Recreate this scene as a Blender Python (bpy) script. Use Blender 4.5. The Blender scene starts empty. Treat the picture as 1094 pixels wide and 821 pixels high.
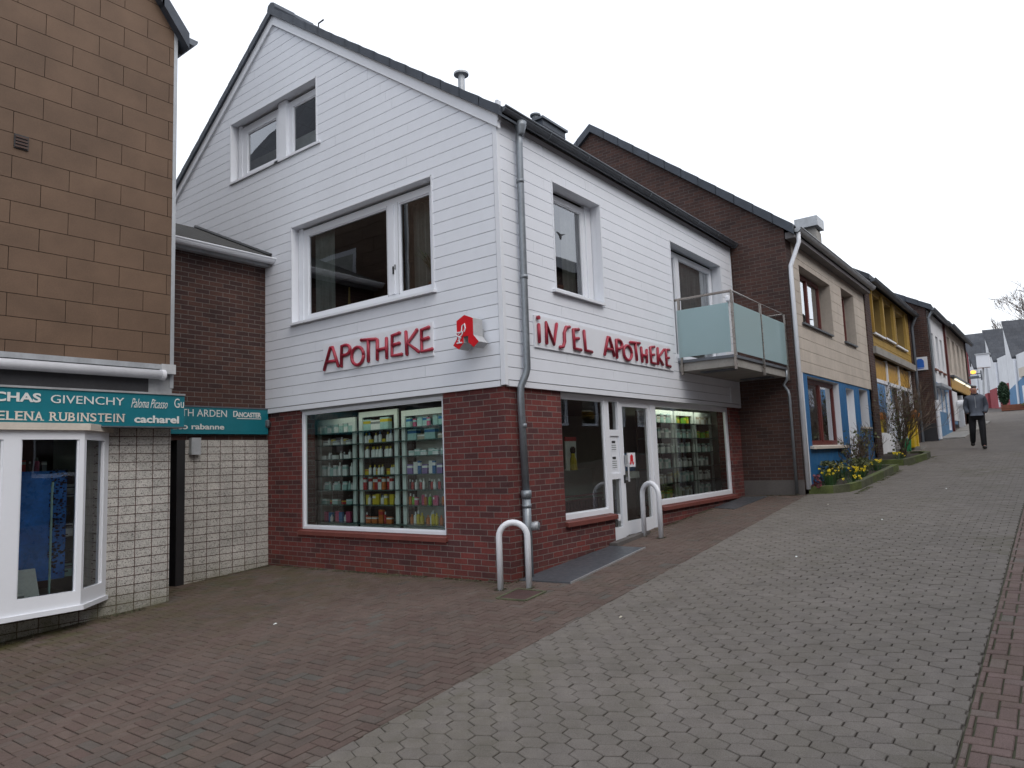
import bpy, bmesh, math, random
from mathutils import Vector, Matrix
random.seed(7)
R=random.random
def U(a,b): return a+(b-a)*R()
sc=bpy.context.scene
COL=sc.collection
ORG={}
def g(x,y):
    xx=max(-14.,min(x,80.)); yy=max(-25.,min(y,25.))
    return .066*xx-.017*yy
# ------------------------------------------------------------------ materials
MATS={}
class NT:
    def __init__(s,name):
        m=bpy.data.materials.new(name); m.use_nodes=True; s.m=m; s.t=m.node_tree; s.t.nodes.clear()
        s.out=s.n('ShaderNodeOutputMaterial'); MATS[name]=m
    def n(s,t,**k):
        x=s.t.nodes.new(t)
        for a,b in k.items():
            if a.startswith('i_'):
                x.inputs[a[2:].replace('_',' ')].default_value=b
            else: setattr(x,a,b)
        return x
    def l(s,a,b): s.t.links.new(a,b)
    def bsdf(s,rough=.7,metal=0,spec=.5):
        b=s.n('ShaderNodeBsdfPrincipled'); b.inputs['Roughness'].default_value=rough
        b.inputs['Metallic'].default_value=metal; b.inputs['Specular IOR Level'].default_value=spec
        s.l(b.outputs[0],s.out.inputs[0]); s.b=b; return b
    def noise(s,scale,detail=4,vec=None,rough=.6,dist=0):
        x=s.n('ShaderNodeTexNoise'); x.inputs['Scale'].default_value=scale; x.inputs['Detail'].default_value=detail
        x.inputs['Roughness'].default_value=rough; x.inputs['Distortion'].default_value=dist
        if vec: s.l(vec,x.inputs['Vector'])
        return x.outputs['Fac']
    def mr(s,v,a,b,c,d):
        x=s.n('ShaderNodeMapRange'); s.l(v,x.inputs[0])
        for i,w in zip((1,2,3,4),(a,b,c,d)): x.inputs[i].default_value=w
        return x.outputs[0]
    def mix(s,f,a,b,mode='MIX'):
        x=s.n('ShaderNodeMix',data_type='RGBA',blend_type=mode)
        for sock,v in ((x.inputs[0],f),(x.inputs[6],a),(x.inputs[7],b)):
            if hasattr(v,'is_linked') : s.l(v,sock)
            elif isinstance(v,(int,float)): sock.default_value=v
            else: sock.default_value=(*v,1) if len(v)==3 else v
        return x.outputs[2]
    def math(s,op,a,b=0.):
        x=s.n('ShaderNodeMath',operation=op)
        for sock,v in ((x.inputs[0],a),(x.inputs[1],b)):
            if hasattr(v,'is_linked'): s.l(v,sock)
            else: sock.default_value=v
        return x.outputs[0]
    def bump(s,h,st=.3,dist=.01):
        x=s.n('ShaderNodeBump'); x.inputs['Strength'].default_value=st; x.inputs['Distance'].default_value=dist
        s.l(h,x.inputs['Height']); s.l(x.outputs[0],s.b.inputs['Normal'])
    def pos(s): return s.n('ShaderNodeTexCoord').outputs['Object']
    def geo(s): return s.n('ShaderNodeNewGeometry').outputs['Position']
    def uv(s): return s.n('ShaderNodeTexCoord').outputs['UV']
def pm(name,col,rough=.6,var=.12,scale=3.,metal=0,bump=0,spec=.5,streak=0.):
    t=NT(name); t.bsdf(rough,metal,spec)
    p=t.geo()
    f=t.mr(t.noise(scale,5,p),.3,.7,1-var,1+var)
    f2=t.mr(t.noise(scale*9,3,p),.3,.7,1-var*.5,1+var*.5)
    f=t.math('MULTIPLY',f,f2)
    if streak:
        mp=t.n('ShaderNodeMapping'); t.l(p,mp.inputs[0]); mp.inputs['Scale'].default_value=(6,6,.5)
        f=t.math('MULTIPLY',f,t.mr(t.noise(1.5,4,mp.outputs[0]),.35,.75,1,1-streak))
    cc=t.n('ShaderNodeVectorMath',operation='SCALE'); cc.inputs[0].default_value=col; t.l(f,cc.inputs[3])
    t.l(cc.outputs[0],t.b.inputs['Base Color'])
    if bump: t.bump(t.noise(scale*20,3,p),bump,.01)
    if var>.055: t.l(t.mr(t.noise(scale*4,3,p),.3,.7,max(rough-.08,.02),min(rough+.1,1)),t.b.inputs['Roughness'])
    return t.m
def brick(name,c1,c2,mortar,bw=.215,rh=.0695,ms=.011,off=.5,rough=.8,big=.25,bmp=.5,green=0):
    t=NT(name); t.bsdf(rough,0,.3)
    uv=t.uv(); x=t.n('ShaderNodeTexBrick',offset=off); t.l(uv,x.inputs['Vector'])
    x.inputs['Color1'].default_value=(*c1,1); x.inputs['Color2'].default_value=(*c2,1); x.inputs['Mortar'].default_value=(*mortar,1)
    x.inputs['Scale'].default_value=1; x.inputs['Mortar Size'].default_value=ms/2; x.inputs['Mortar Smooth'].default_value=.15
    x.inputs['Brick Width'].default_value=bw; x.inputs['Row Height'].default_value=rh; x.inputs['Bias'].default_value=0
    p=t.geo()
    f=t.mr(t.noise(1.3,5,p),.3,.7,1-big,1+big)
    f=t.math('MULTIPLY',f,t.mr(t.noise(40,3,p),.3,.7,.85,1.15))
    v=t.n('ShaderNodeVectorMath',operation='SCALE'); t.l(x.outputs['Color'],v.inputs[0]); t.l(f,v.inputs[3])
    col=v.outputs[0]
    if green:
        sep=t.n('ShaderNodeSeparateXYZ'); t.l(p,sep.inputs[0])
        m=t.math('MULTIPLY',t.mr(sep.outputs[2],-.35,.25,1,0),t.mr(t.noise(5,5,p),.42,.6,0,green))
        col=t.mix(m,col,(.07,.075,.025))
    t.l(col,t.b.inputs['Base Color'])
    h=t.math('ADD',t.math('MULTIPLY',x.outputs['Fac'],-1.),t.math('MULTIPLY',t.noise(60,4,p),.35))
    t.bump(h,bmp,.006)
    return t.m
def emis(name,col,st):
    t=NT(name); e=t.n('ShaderNodeEmission'); e.inputs[0].default_value=(*col,1); e.inputs[1].default_value=st
    t.l(e.outputs[0],t.out.inputs[0]); return t.m
def glassmat(name,tint=(.82,.9,.87),boost=1.6,base=.03,rough=.0):
    t=NT(name); tr=t.n('ShaderNodeBsdfTransparent'); tr.inputs[0].default_value=(*tint,1)
    gl=t.n('ShaderNodeBsdfGlossy'); gl.inputs['Roughness'].default_value=rough; gl.inputs[0].default_value=(.95,.97,1,1)
    fr=t.n('ShaderNodeFresnel'); fr.inputs[0].default_value=1.5
    # slight waviness of real panes
    bp=t.n('ShaderNodeBump'); bp.inputs['Strength'].default_value=.06; bp.inputs['Distance'].default_value=.02
    t.l(t.noise(1.7,1,t.geo()),bp.inputs['Height']); t.l(bp.outputs[0],gl.inputs['Normal'])
    f=t.math('ADD',t.math('MULTIPLY',fr.outputs[0],boost),base); 
    x=t.n('ShaderNodeMixShader'); t.l(f,x.inputs[0]); t.l(tr.outputs[0],x.inputs[1]); t.l(gl.outputs[0],x.inputs[2])
    t.l(x.outputs[0],t.out.inputs[0]); return t.m
def paver(name,cols,scale_v=.2):
    t=NT(name); t.bsdf(.85,0,.25)
    a=t.n('ShaderNodeAttribute',attribute_name='rnd').outputs['Fac']
    ms=t.n('ShaderNodeAttribute',attribute_name='moss').outputs['Fac']
    r=t.n('ShaderNodeValToRGB'); r.color_ramp.interpolation='LINEAR'; t.l(a,r.inputs[0])
    while len(r.color_ramp.elements)<len(cols): r.color_ramp.elements.new(.5)
    for i,c in enumerate(cols):
        r.color_ramp.elements[i].position=i/(len(cols)-1); r.color_ramp.elements[i].color=(*c,1)
    p=t.geo()
    f=t.math('MULTIPLY',t.mr(t.noise(160,3,p),.3,.7,.72,1.3),t.mr(t.noise(.55,6,p),.3,.7,1-scale_v,1+scale_v))
    f=t.math('MULTIPLY',f,t.mr(t.noise(6,5,p),.3,.7,.88,1.12))
    v=t.n('ShaderNodeVectorMath',operation='SCALE'); t.l(r.outputs[0],v.inputs[0]); t.l(f,v.inputs[3])
    m=t.math('MULTIPLY',ms,t.mr(t.noise(3.5,7,p),.38,.62,0,1))
    c=t.mix(m,v.outputs[0],(.065,.062,.022))
    # old chewing gum and grit specks
    vo=t.n('ShaderNodeTexVoronoi'); vo.inputs['Scale'].default_value=3.3; t.l(p,vo.inputs['Vector'])
    sp=t.mr(vo.outputs['Distance'],.03,.045,1,0); sel=t.mr(t.n('ShaderNodeSeparateColor').outputs[0],0,1,0,1)
    sc_=t.n('ShaderNodeSeparateColor'); t.l(vo.outputs['Color'],sc_.inputs[0])
    c=t.mix(t.math('MULTIPLY',sp,t.mr(sc_.outputs[0],.74,.76,0,.55)),c,(.34,.33,.31))
    t.l(c,t.b.inputs['Base Color'])
    t.bump(t.noise(220,3,p),.35,.004)
    return t.m
def tilemat(name,c1,c2,line,w,h,off=.5,rough=.6,ms=.01,var=.2,bmp=.4):
    return brick(name,c1,c2,line,w,h,ms,off,rough,var,bmp)

pm('siding',(.745,.775,.83),.5,.03,.8,0,.0,.4)
pm('siding_gap',(.20,.185,.17),.9,.1)
pm('white_trim',(.74,.765,.81),.4,.02,2,0,0,.4,.03)
pm('white_plastic',(.75,.775,.82),.3,.015,2,0,0,.5)
pm('white_paint_metal',(.74,.76,.80),.3,.03,4,0,0,.5,.06)
brick('brick_red',(0.163,0.039,0.034),(0.075,0.030,0.031),(0.169,0.143,0.130),.215,.0695,.009,.5,.75,.22,.5,.35)
brick('brick_dark',(0.073,0.035,0.027),(0.041,0.022,0.021),(0.125,0.112,0.104),.215,.0695,.009,.5,.8,.25,.5)
brick('brick_brown',(0.079,0.040,0.032),(0.050,0.029,0.026),(0.102,0.091,0.084),.215,.0695,.009,.5,.8,.22,.5)
pm('sill_brick',(.16,.045,.035),.6,.15,6)
pm('soffit',(.16,.15,.15),.8,.1)
pm('zinc',(.24,.265,.29),.42,.16,3,.5,0,.5,.2)
pm('zinc_dark',(.13,.145,.165),.5,.18,3,.4,0,.5,.2)
pm('zinc_light',(.42,.44,.46),.45,.12,3,.3,0,.5,.15)
tilemat('roof_slate',(.035,.04,.05),(.055,.06,.07),(.015,.016,.02),.3,.3,.5,.6,.012,.25,.8)
pm('slate_edge',(.045,.055,.072),.55,.2,5,0,.2)
pm('asphalt_felt',(.05,.05,.048),.95,.25,8,0,.5)
def tan_tile():
    t=NT('brown_tile'); t.bsdf(.7,0,.35)
    a=t.n('ShaderNodeAttribute',attribute_name='rnd').outputs['Fac']; p=t.geo()
    c=t.mix(a,(.128,.081,.053),(.144,.091,.059))
    f=t.math('MULTIPLY',t.mr(t.noise(2.2,6,p),.3,.7,.82,1.12),t.mr(t.noise(60,3,p),.3,.7,.93,1.07))
    v=t.n('ShaderNodeVectorMath',operation='SCALE'); t.l(c,v.inputs[0]); t.l(f,v.inputs[3]); t.l(v.outputs[0],t.b.inputs['Base Color'])
    t.bump(t.noise(90,3,p),.1,.003)
tan_tile()
pm('tile_gap',(.02,.018,.016),.9,.1)
def block_mat():
    t=NT('block_wall'); t.bsdf(.8,0,.3); uv=t.uv()
    x=t.n('ShaderNodeTexBrick',offset=0.); t.l(uv,x.inputs['Vector'])
    x.inputs['Color1'].default_value=(.54,.525,.49,1); x.inputs['Color2'].default_value=(.46,.45,.42,1); x.inputs['Mortar'].default_value=(.11,.065,.055,1)
    x.inputs['Scale'].default_value=1; x.inputs['Mortar Size'].default_value=.005; x.inputs['Mortar Smooth'].default_value=.1
    x.inputs['Brick Width'].default_value=.2; x.inputs['Row Height'].default_value=.1035; x.inputs['Bias'].default_value=0
    p=t.geo()
    vo=t.noise(55,4,p,.7,1.5)
    pit=t.mr(vo,.38,.50,.30,1)
    f=t.math('MULTIPLY',pit,t.mr(t.noise(2,5,p),.3,.7,.8,1.15))
    v=t.n('ShaderNodeVectorMath',operation='SCALE'); t.l(x.outputs['Color'],v.inputs[0]); t.l(f,v.inputs[3])
    sep=t.n('ShaderNodeSeparateXYZ'); t.l(p,sep.inputs[0])
    m=t.math('MULTIPLY',t.mr(sep.outputs[2],-.3,.15,1,0),t.mr(t.noise(4,5,p),.35,.6,0,.8))
    t.l(t.mix(m,v.outputs[0],(.10,.10,.045)),t.b.inputs['Base Color'])
    t.bump(t.math('ADD',t.math('MULTIPLY',x.outputs['Fac'],-1.),pit),.6,.006)
block_mat()
pm('teal',(.008,.15,.19),.35,.05,2,0,0,.5,.08)
pm('lettering',(.62,.62,.60),.5,.04)
pm('lettering_cream',(.58,.52,.46),.5,.04)
pm('red_letter',(.33,.022,.045),.4,.1,6)
pm('red_sign',(.62,.012,.022),.3,.04)
pm('sign_side',(.45,.46,.47),.4,.1,8)
pm('grey_panel',(.30,.31,.32),.6,.15,2,0,0,.4,.2)
pm('dark_panel',(.025,.025,.028),.6,.2)
pm('black',(.012,.012,.013),.5,.2)
pm('dark_door',(.018,.018,.02),.4,.2)
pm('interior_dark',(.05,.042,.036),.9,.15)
pm('interior_wall',(.46,.48,.42),.85,.1)
pm('interior_floor',(.12,.11,.10),.6,.15)
pm('interior_brown',(.075,.045,.036),.8,.15)
pm('rack_white',(.74,.84,.80),.4,.05)
pm('shelf_glass',(.06,.12,.11),.2,.1)
pm('beige_panel',(.50,.445,.385),.8,.1,2,0,.1,.3,.08)
pm('beige_gap',(.12,.10,.08),.9,.1)
pm('ochre_panel',(.36,.23,.05),.7,.12,2,0,0,.4,.08)
pm('ochre_dark',(.20,.13,.035),.8,.12,3)
pm('blue_paint',(.016,.12,.29),.6,.12,2,0,.1,.4,.1)
pm('light_blue_paint',(.08,.20,.36),.6,.1,2)
pm('red_wood',(.11,.018,.013),.45,.15,5)
pm('cream',(.55,.50,.43),.7,.08)
pm('white_wall',(.70,.715,.74),.8,.06,1.5,0,.1,.3,.1)
pm('red_wall',(.28,.05,.06),.8,.12,2)
pm('curtain',(.60,.61,.62),.9,.1,5)
pm('curtain_grey',(.42,.43,.40),.9,.15,5)
pm('terracotta',(.30,.10,.05),.8,.1)
pm('leaf',(.035,.09,.025),.6,.3,8)
pm('leaf_dark',(.015,.045,.018),.7,.3,8)
pm('leaf_olive',(.10,.115,.045),.7,.3,8)
pm('yellow_flower',(.75,.58,.02),.6,.12,20)
pm('twig',(.12,.085,.058),.85,.2,10)
pm('twig_green',(.10,.105,.05),.85,.2,10)
pm('far_twig',(.13,.105,.09),.9,.2,3)
pm('soil',(.035,.026,.018),.95,.3,12,0,.6)
pm('moss_kerb',(.085,.09,.05),.95,.35,5,0,.5)
pm('moss_green',(.085,.105,.03),.95,.35,6,0,.5)
pm('dark_concrete',(.11,.10,.095),.85,.15,3,0,.3)  # darker grey concrete for the plinth and the door step
pm('concrete',(.27,.26,.24),.85,.15,3,0,.3)
pm('slate_plate',(.085,.095,.108),.4,.15,4,.2,0,.5,.15)
pm('alu',(.60,.61,.62),.35,.08,5,.7)
pm('steel_rail',(.34,.31,.28),.3,.1,5,.9)
pm('manhole',(.075,.042,.038),.7,.2,10,.2,.4)
pm('joint_sand',(.052,.045,.037),.95,.3,9,0,.3)
pm('joint_grey',(.088,.077,.065),.95,.3,9,0,.3)
pm('joint_moss',(.05,.050,.026),.95,.3,9,0,.3)
pm('earth',(.10,.09,.075),.95,.2,.3)
pm('yellow_paint',(.62,.42,.015),.45,.1,5)
pm('orange_paint',(.65,.20,.01),.45,.1,5)
pm('green_paint',(.02,.16,.06),.5,.1)
pm('gold_sign',(.50,.28,.03),.5,.2,9)
pm('awning_white',(.66,.67,.70),.45,.05,2,0,0,.4,.06)
pm('skin',(.42,.21,.15),.55,.08,20)
pm('hair_brown',(.035,.02,.014),.7,.2,30)
pm('jacket',(.085,.098,.125),.75,.2,8,0,.3)
pm('trousers',(.012,.012,.015),.85,.2,8,0,.3)
pm('shoe',(.015,.013,.012),.4,.2)
pm('jacket_dark',(.03,.033,.045),.8,.1)
pm('poster_blue',(.03,.17,.55),.3,.35,3)
pm('poster_light_blue',(.08,.32,.70),.3,.2,6)
pm('poster_night',(.008,.012,.03),.3,.3,8)
pm('gold',(.35,.25,.08),.4,.1,9,.6)
pm('plum',(.16,.045,.06),.6,.15,8)
pm('wood_red',(.17,.055,.03),.7,.15,4)
pm('p_white',(.78,.82,.80),.4,.08,30); pm('p_mint',(.38,.60,.56),.4,.12,20); pm('p_yellow',(.62,.50,.03),.4,.1)
pm('p_orange',(.55,.16,.03),.4,.1); pm('p_pink',(.55,.10,.20),.4,.1); pm('p_red',(.45,.03,.03),.4,.1)
pm('p_green',(.20,.50,.03),.4,.1); pm('p_blue',(.03,.16,.38),.4,.1); pm('p_violet',(.22,.15,.38),.4,.1)
pm('p_dark',(.03,.03,.035),.4,.1); pm('p_cream',(.5,.46,.36),.4,.1); pm('p_grey',(.25,.28,.28),.4,.1)
pm('sign_blue',(.02,.14,.55),.4,.05)
emis('tube_light',(1,.93,.75),1.1)
emis('orange_light',(1,.35,.06),3.0)
emis('fascia_light',(1,.95,.75),1.2)
glassmat('glass',(.90,.97,.94),1.5,.02)
glassmat('glass_dark',(.6,.65,.65),2.2,.04)
glassmat('glass_sky',(.75,.78,.76),2.0,.07)
def frosted():
    t=NT('frosted_glass'); t.bsdf(.12,0,.6); t.b.inputs['Base Color'].default_value=(.42,.56,.58,1)
    tl=t.n('ShaderNodeBsdfTranslucent'); tl.inputs[0].default_value=(.55,.72,.74,1)
    x=t.n('ShaderNodeMixShader'); x.inputs[0].default_value=.35
    t.l(t.b.outputs[0],x.inputs[1]); t.l(tl.outputs[0],x.inputs[2]); t.l(x.outputs[0],t.out.inputs[0])
frosted()
paver('paver_red',[(.094,.086,.076),(.098,.076,.065),(.112,.083,.070),(.099,.069,.059),(.113,.090,.077)],.15)
paver('paver_pink',[(.150,.108,.098),(.135,.093,.085),(.160,.114,.103),(.140,.120,.108)],.12)
paver('paver_grey',[(.149,.132,.117),(.160,.143,.128),(.143,.128,.114),(.166,.149,.133)],.10)

# ------------------------------------------------------------------ mesh builder
class Fr:
    def __init__(s,o,a,n): s.o=Vector((o[0],o[1],0)); s.a=Vector((a[0],a[1],0)).normalized(); s.n=Vector((n[0],n[1],0)).normalized()
    def P(s,u,z,d=0): return s.o+s.a*u+s.n*d+Vector((0,0,z))
FS=Fr((0,0),(1,0),(0,-1))        # street side of the pharmacy, u = x
FG=Fr((0,0),(0,-1),(-1,0))       # gable side, u = -y
def FYp(y): return Fr((0,y),(1,0),(0,-1))
def FXp(x): return Fr((x,0),(0,-1),(-1,0))
class MB:
    def __init__(s): s.v=[];s.f=[];s.m=[];s.r=[];s.mo=[]
    def face(s,pts,m,r=0.,mo=0.):
        i=len(s.v); s.v+=[Vector(p) for p in pts]; s.f.append(tuple(range(i,i+len(pts)))); s.m.append(m); s.r.append(r); s.mo.append(mo)
    def hexa(s,c,m,r=0.):
        for q in ((0,3,2,1),(4,5,6,7),(0,1,5,4),(1,2,6,5),(2,3,7,6),(3,0,4,7)):
            s.face([c[k] for k in q],m,r)
    def box(s,x0,x1,y0,y1,z0,z1,m,r=0.):
        x0,x1=min(x0,x1),max(x0,x1);y0,y1=min(y0,y1),max(y0,y1);z0,z1=min(z0,z1),max(z0,z1)
        s.hexa([Vector(p) for p in ((x0,y0,z0),(x1,y0,z0),(x1,y1,z0),(x0,y1,z0),(x0,y0,z1),(x1,y0,z1),(x1,y1,z1),(x0,y1,z1))],m,r)
    def fbox(s,F,u0,u1,z0,z1,d0,d1,m,r=0.):
        s.hexa([F.P(u0,z0,d0),F.P(u1,z0,d0),F.P(u1,z0,d1),F.P(u0,z0,d1),F.P(u0,z1,d0),F.P(u1,z1,d0),F.P(u1,z1,d1),F.P(u0,z1,d1)],m,r)
    def prism(s,F,poly,d0,d1,m,r=0.,m2=None):
        a=[F.P(u,z,d0) for u,z in poly]; b=[F.P(u,z,d1) for u,z in poly]
        s.face(a[::-1],m2 or m,r); s.face(b,m,r)
        for i in range(len(poly)):
            j=(i+1)%len(poly); s.face([a[i],a[j],b[j],b[i]],m2 or m,r)
    def beam(s,p,q,w,h,m,up=Vector((0,0,1))):
        p=Vector(p);q=Vector(q); d=(q-p).normalized(); x=d.cross(up)
        if x.length<1e-4: x=d.cross(Vector((1,0,0)))
        x.normalize(); y=x.cross(d).normalized()
        c=[]
        for e in (p,q):
            for a,b in ((-1,-1),(1,-1),(1,1),(-1,1)): c.append(e+x*a*w/2+y*b*h/2)
        s.hexa([c[0],c[1],c[2],c[3],c[4],c[5],c[6],c[7]],m)
    def tube(s,path,r,m,n=10,cap=True):
        path=[Vector(p) for p in path]; rr=r if isinstance(r,(list,tuple)) else [r]*len(path)
        prev=None; rings=[]
        for i,p in enumerate(path):
            if i==0: d=path[1]-p
            elif i==len(path)-1: d=p-path[i-1]
            else: d=(path[i+1]-p).normalized()+(p-path[i-1]).normalized()
            d.normalize()
            if prev is None:
                x=d.cross(Vector((0,0,1)))
                if x.length<1e-3: x=d.cross(Vector((1,0,0)))
            else: x=prev-d*prev.dot(d)
            x.normalize(); prev=x; y=d.cross(x)
            i0=len(s.v); s.v+=[p+(x*math.cos(t)+y*math.sin(t))*rr[i] for t in [2*math.pi*k/n for k in range(n)]]; rings.append(i0)
        for a,b in zip(rings,rings[1:]):
            for k in range(n):
                s.f.append((a+k,a+(k+1)%n,b+(k+1)%n,b+k)); s.m.append(m); s.r.append(0.); s.mo.append(0.)
        if cap:
            for a in (rings[0],rings[-1]):
                s.f.append(tuple(a+k for k in range(n))); s.m.append(m); s.r.append(0.); s.mo.append(0.)
    def lathe(s,c,prof,m,n=14):
        c=Vector(c); rings=[]
        for r,z in prof:
            rings.append(len(s.v)); s.v+=[c+Vector((r*math.cos(2*math.pi*k/n),r*math.sin(2*math.pi*k/n),z)) for k in range(n)]
        for j,(a,b) in enumerate(zip(rings,rings[1:])):
            mm=m[j] if isinstance(m,list) else m
            for k in range(n):
                s.f.append((a+k,a+(k+1)%n,b+(k+1)%n,b+k)); s.m.append(mm); s.r.append(0.); s.mo.append(0.)
        for a,mm in ((rings[0],m[0] if isinstance(m,list) else m),(rings[-1],m[-1] if isinstance(m,list) else m)):
            s.f.append(tuple(a+k for k in range(n))); s.m.append(mm); s.r.append(0.); s.mo.append(0.)
    def build(s,name,parent=None,loc=None,smooth=False,bevel=0,attrs=False,weld=False):
        if parent is not None: o3=ORG[parent]; lo=Vector((0,0,0))
        else: o3=Vector(loc) if loc is not None else Vector((0,0,0)); lo=o3
        me=bpy.data.meshes.new(name)
        me.from_pydata([tuple(v-o3) for v in s.v],[],s.f)
        names=[]; 
        for x in s.m:
            if x not in names: names.append(x)
        for x in names: me.materials.append(MATS[x])
        idx={x:i for i,x in enumerate(names)}
        me.polygons.foreach_set('material_index',[idx[x] for x in s.m])
        uvl=me.uv_layers.new(name='UVMap')
        dat=[0.]*(len(me.loops)*2)
        me.update()
        for p in me.polygons:
            nx,ny,nz=p.normal
            for li in p.loop_indices:
                v=s.v[me.loops[li].vertex_index]
                if abs(nz)>.72: a,b=v.x,v.y
                elif abs(nz)>.35:
                    L=max(math.hypot(nx,ny),1e-6); tx,ty=-ny/L,nx/L
                    a=v.x*tx+v.y*ty; b=v.z/L
                else:
                    L=max(math.hypot(nx,ny),1e-6)
                    if abs(ny)>=abs(nx): tx,ty=(1,0) if abs(nx)<.02 else (-ny/L,nx/L)
                    else: tx,ty=(0,-1) if abs(ny)<.02 else (-ny/L,nx/L)
                    a=v.x*tx+v.y*ty; b=v.z
                dat[2*li]=a+50; dat[2*li+1]=b+50.02
        uvl.data.foreach_set('uv',dat)
        if attrs:
            for nm,arr in (('rnd',s.r),('moss',s.mo)):
                at=me.attributes.new(nm,'FLOAT','FACE'); at.data.foreach_set('value',arr)
        if weld or smooth:
            bm=bmesh.new(); bm.from_mesh(me)
            if weld: bmesh.ops.remove_doubles(bm,verts=bm.verts,dist=1e-5)
            bmesh.ops.recalc_face_normals(bm,faces=bm.faces); bm.to_mesh(me); bm.free()
        if smooth:
            for p in me.polygons: p.use_smooth=len(p.vertices)==4
        ob=bpy.data.objects.new(name,me); COL.objects.link(ob)
        if parent is not None: ob.parent=parent
        ob.location=lo; ORG[ob]=o3
        if bevel:
            bv=ob.modifiers.new('bevel','BEVEL'); bv.width=bevel; bv.segments=2; bv.limit_method='ANGLE'
        return ob
def boxes(name,parent,F,m,lst,split=True):
    for b in lst:
        q=MB(); q.fbox(F,*b,m); q.build(name,parent)
def tag(o,label=None,cat=None,group=None,kind=None):
    if label: o['label']=label
    if cat: o['category']=cat
    if group: o['group']=group
    if kind: o['kind']=kind
    return o
def empty(name,loc,label,cat,group=None):
    o=bpy.data.objects.new(name,None); COL.objects.link(o); o.location=loc; o.empty_display_size=.2
    ORG[o]=Vector(loc); return tag(o,label,cat,group)
def copy_tree(o,parent=None):
    c=o.copy(); COL.objects.link(c); c.parent=parent; ORG[c]=ORG[o]
    for ch in [x for x in o.children]: copy_tree(ch,c)
    return c
def clip(poly,line):   # keep side a*x+b*y<=c ; poly list of (x,y)
    a,b,c=line; out=[]
    n=len(poly)
    for i in range(n):
        p=poly[i];q=poly[(i+1)%n]; fp=a*p[0]+b*p[1]-c; fq=a*q[0]+b*q[1]-c
        if fp<=0: out.append(p)
        if (fp<0<fq) or (fq<0<fp):
            t=fp/(fp-fq); out.append((p[0]+(q[0]-p[0])*t,p[1]+(q[1]-p[1])*t))
    return out
def clipall(poly,lines):
    for l in lines:
        if len(poly)<3: return []
        poly=clip(poly,l)
    return poly if len(poly)>=3 else []
def area(p): return abs(sum(p[i][0]*p[(i+1)%len(p)][1]-p[(i+1)%len(p)][0]*p[i][1] for i in range(len(p))))/2
def cells(u0,u1,z0,z1,holes):
    """rectangles of [u0,u1]x[z0,z1] minus holes (ua,ub,za,zb)"""
    us=sorted({u0,u1,*[min(max(h[k],u0),u1) for h in holes for k in (0,1)]})
    out=[]
    for a,b in zip(us,us[1:]):
        if b-a<1e-5: continue
        mid=(a+b)/2; hz=sorted([(max(h[2],z0),min(h[3],z1)) for h in holes if h[0]<mid<h[1] and h[2]<z1 and h[3]>z0])
        z=z0
        for za,zb in hz:
            if za-z>1e-5: out.append((a,b,z,za))
            z=max(z,zb)
        if z1-z>1e-5: out.append((a,b,z,z1))
    return out
def wallface(mb,F,u0,u1,z0,z1,holes,m,thick=.25,d=0,lines=None,back=True,reveal=None,sides=None):
    for a,b,c,e in cells(u0,u1,z0,z1,holes):
        p=clipall([(a,c),(b,c),(b,e),(a,e)],lines or [])
        if p and area(p)>1e-5:
            mb.face([F.P(u,z,d) for u,z in p],m)
            if back: mb.face([F.P(u,z,d-thick) for u,z in p][::-1],reveal or m)
    for i_,(a,b,c,e) in enumerate(holes):
        rm=reveal or m
        if sides:
            if 'l' in sides[i_]: mb.face([F.P(a,c,d),F.P(a,e,d),F.P(a,e,d-thick),F.P(a,c,d-thick)],rm)
            if 'r' in sides[i_]: mb.face([F.P(b,c,d),F.P(b,e,d),F.P(b,e,d-thick),F.P(b,c,d-thick)],rm)
            if 'b' in sides[i_]: mb.face([F.P(a,c,d),F.P(b,c,d),F.P(b,c,d-thick),F.P(a,c,d-thick)],rm)
            continue
        mb.face([F.P(a,c,d),F.P(a,e,d),F.P(a,e,d-thick),F.P(a,c,d-thick)],rm)
        mb.face([F.P(b,c,d),F.P(b,e,d),F.P(b,e,d-thick),F.P(b,c,d-thick)],rm)
        mb.face([F.P(a,e,d),F.P(b,e,d),F.P(b,e,d-thick),F.P(a,e,d-thick)],rm)
        mb.face([F.P(a,c,d),F.P(b,c,d),F.P(b,c,d-thick),F.P(a,c,d-thick)],rm)
def boards(mb,F,u0,u1,z0,z1,course,gap,d,th,holes,m,mg,lines=None,joints=0,stag=0):
    """cladding boards standing th proud of a dark backing"""
    k=0; z=z0
    while z<z1-1e-4:
        zt=min(z+course,z1); k+=1
        segs=[(u0,u1)]
        if stag:
            off=(k%2)*stag/2; segs=[]; u=u0-off
            while u<u1:
                a=max(u,u0);b=min(u+stag,u1)
                if b-a>.01: segs.append((a+(gap/2 if a>u0 else 0),b-(gap/2 if b<u1 else 0)))
                u+=stag
        for sa,sb in segs:
            r=R(); js=[sa,sb]
            if joints and not stag:
                x=sa+U(.3,joints)
                while x<sb-.3: js.insert(-1,x); x+=joints*U(.8,1.2)
            for ja,jb in zip(js,js[1:]):
                if len(js)>2: ja+=.0015; jb-=.0015
                for a,b,c,e in cells(ja,jb,z+gap,zt,holes):
                    p=clipall([(a,c),(b,c),(b,e),(a,e)],lines or [])
                    if p and area(p)>1e-5:
                        mb.prism(F,p,d,d+th,m,r)
        z+=course
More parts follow.
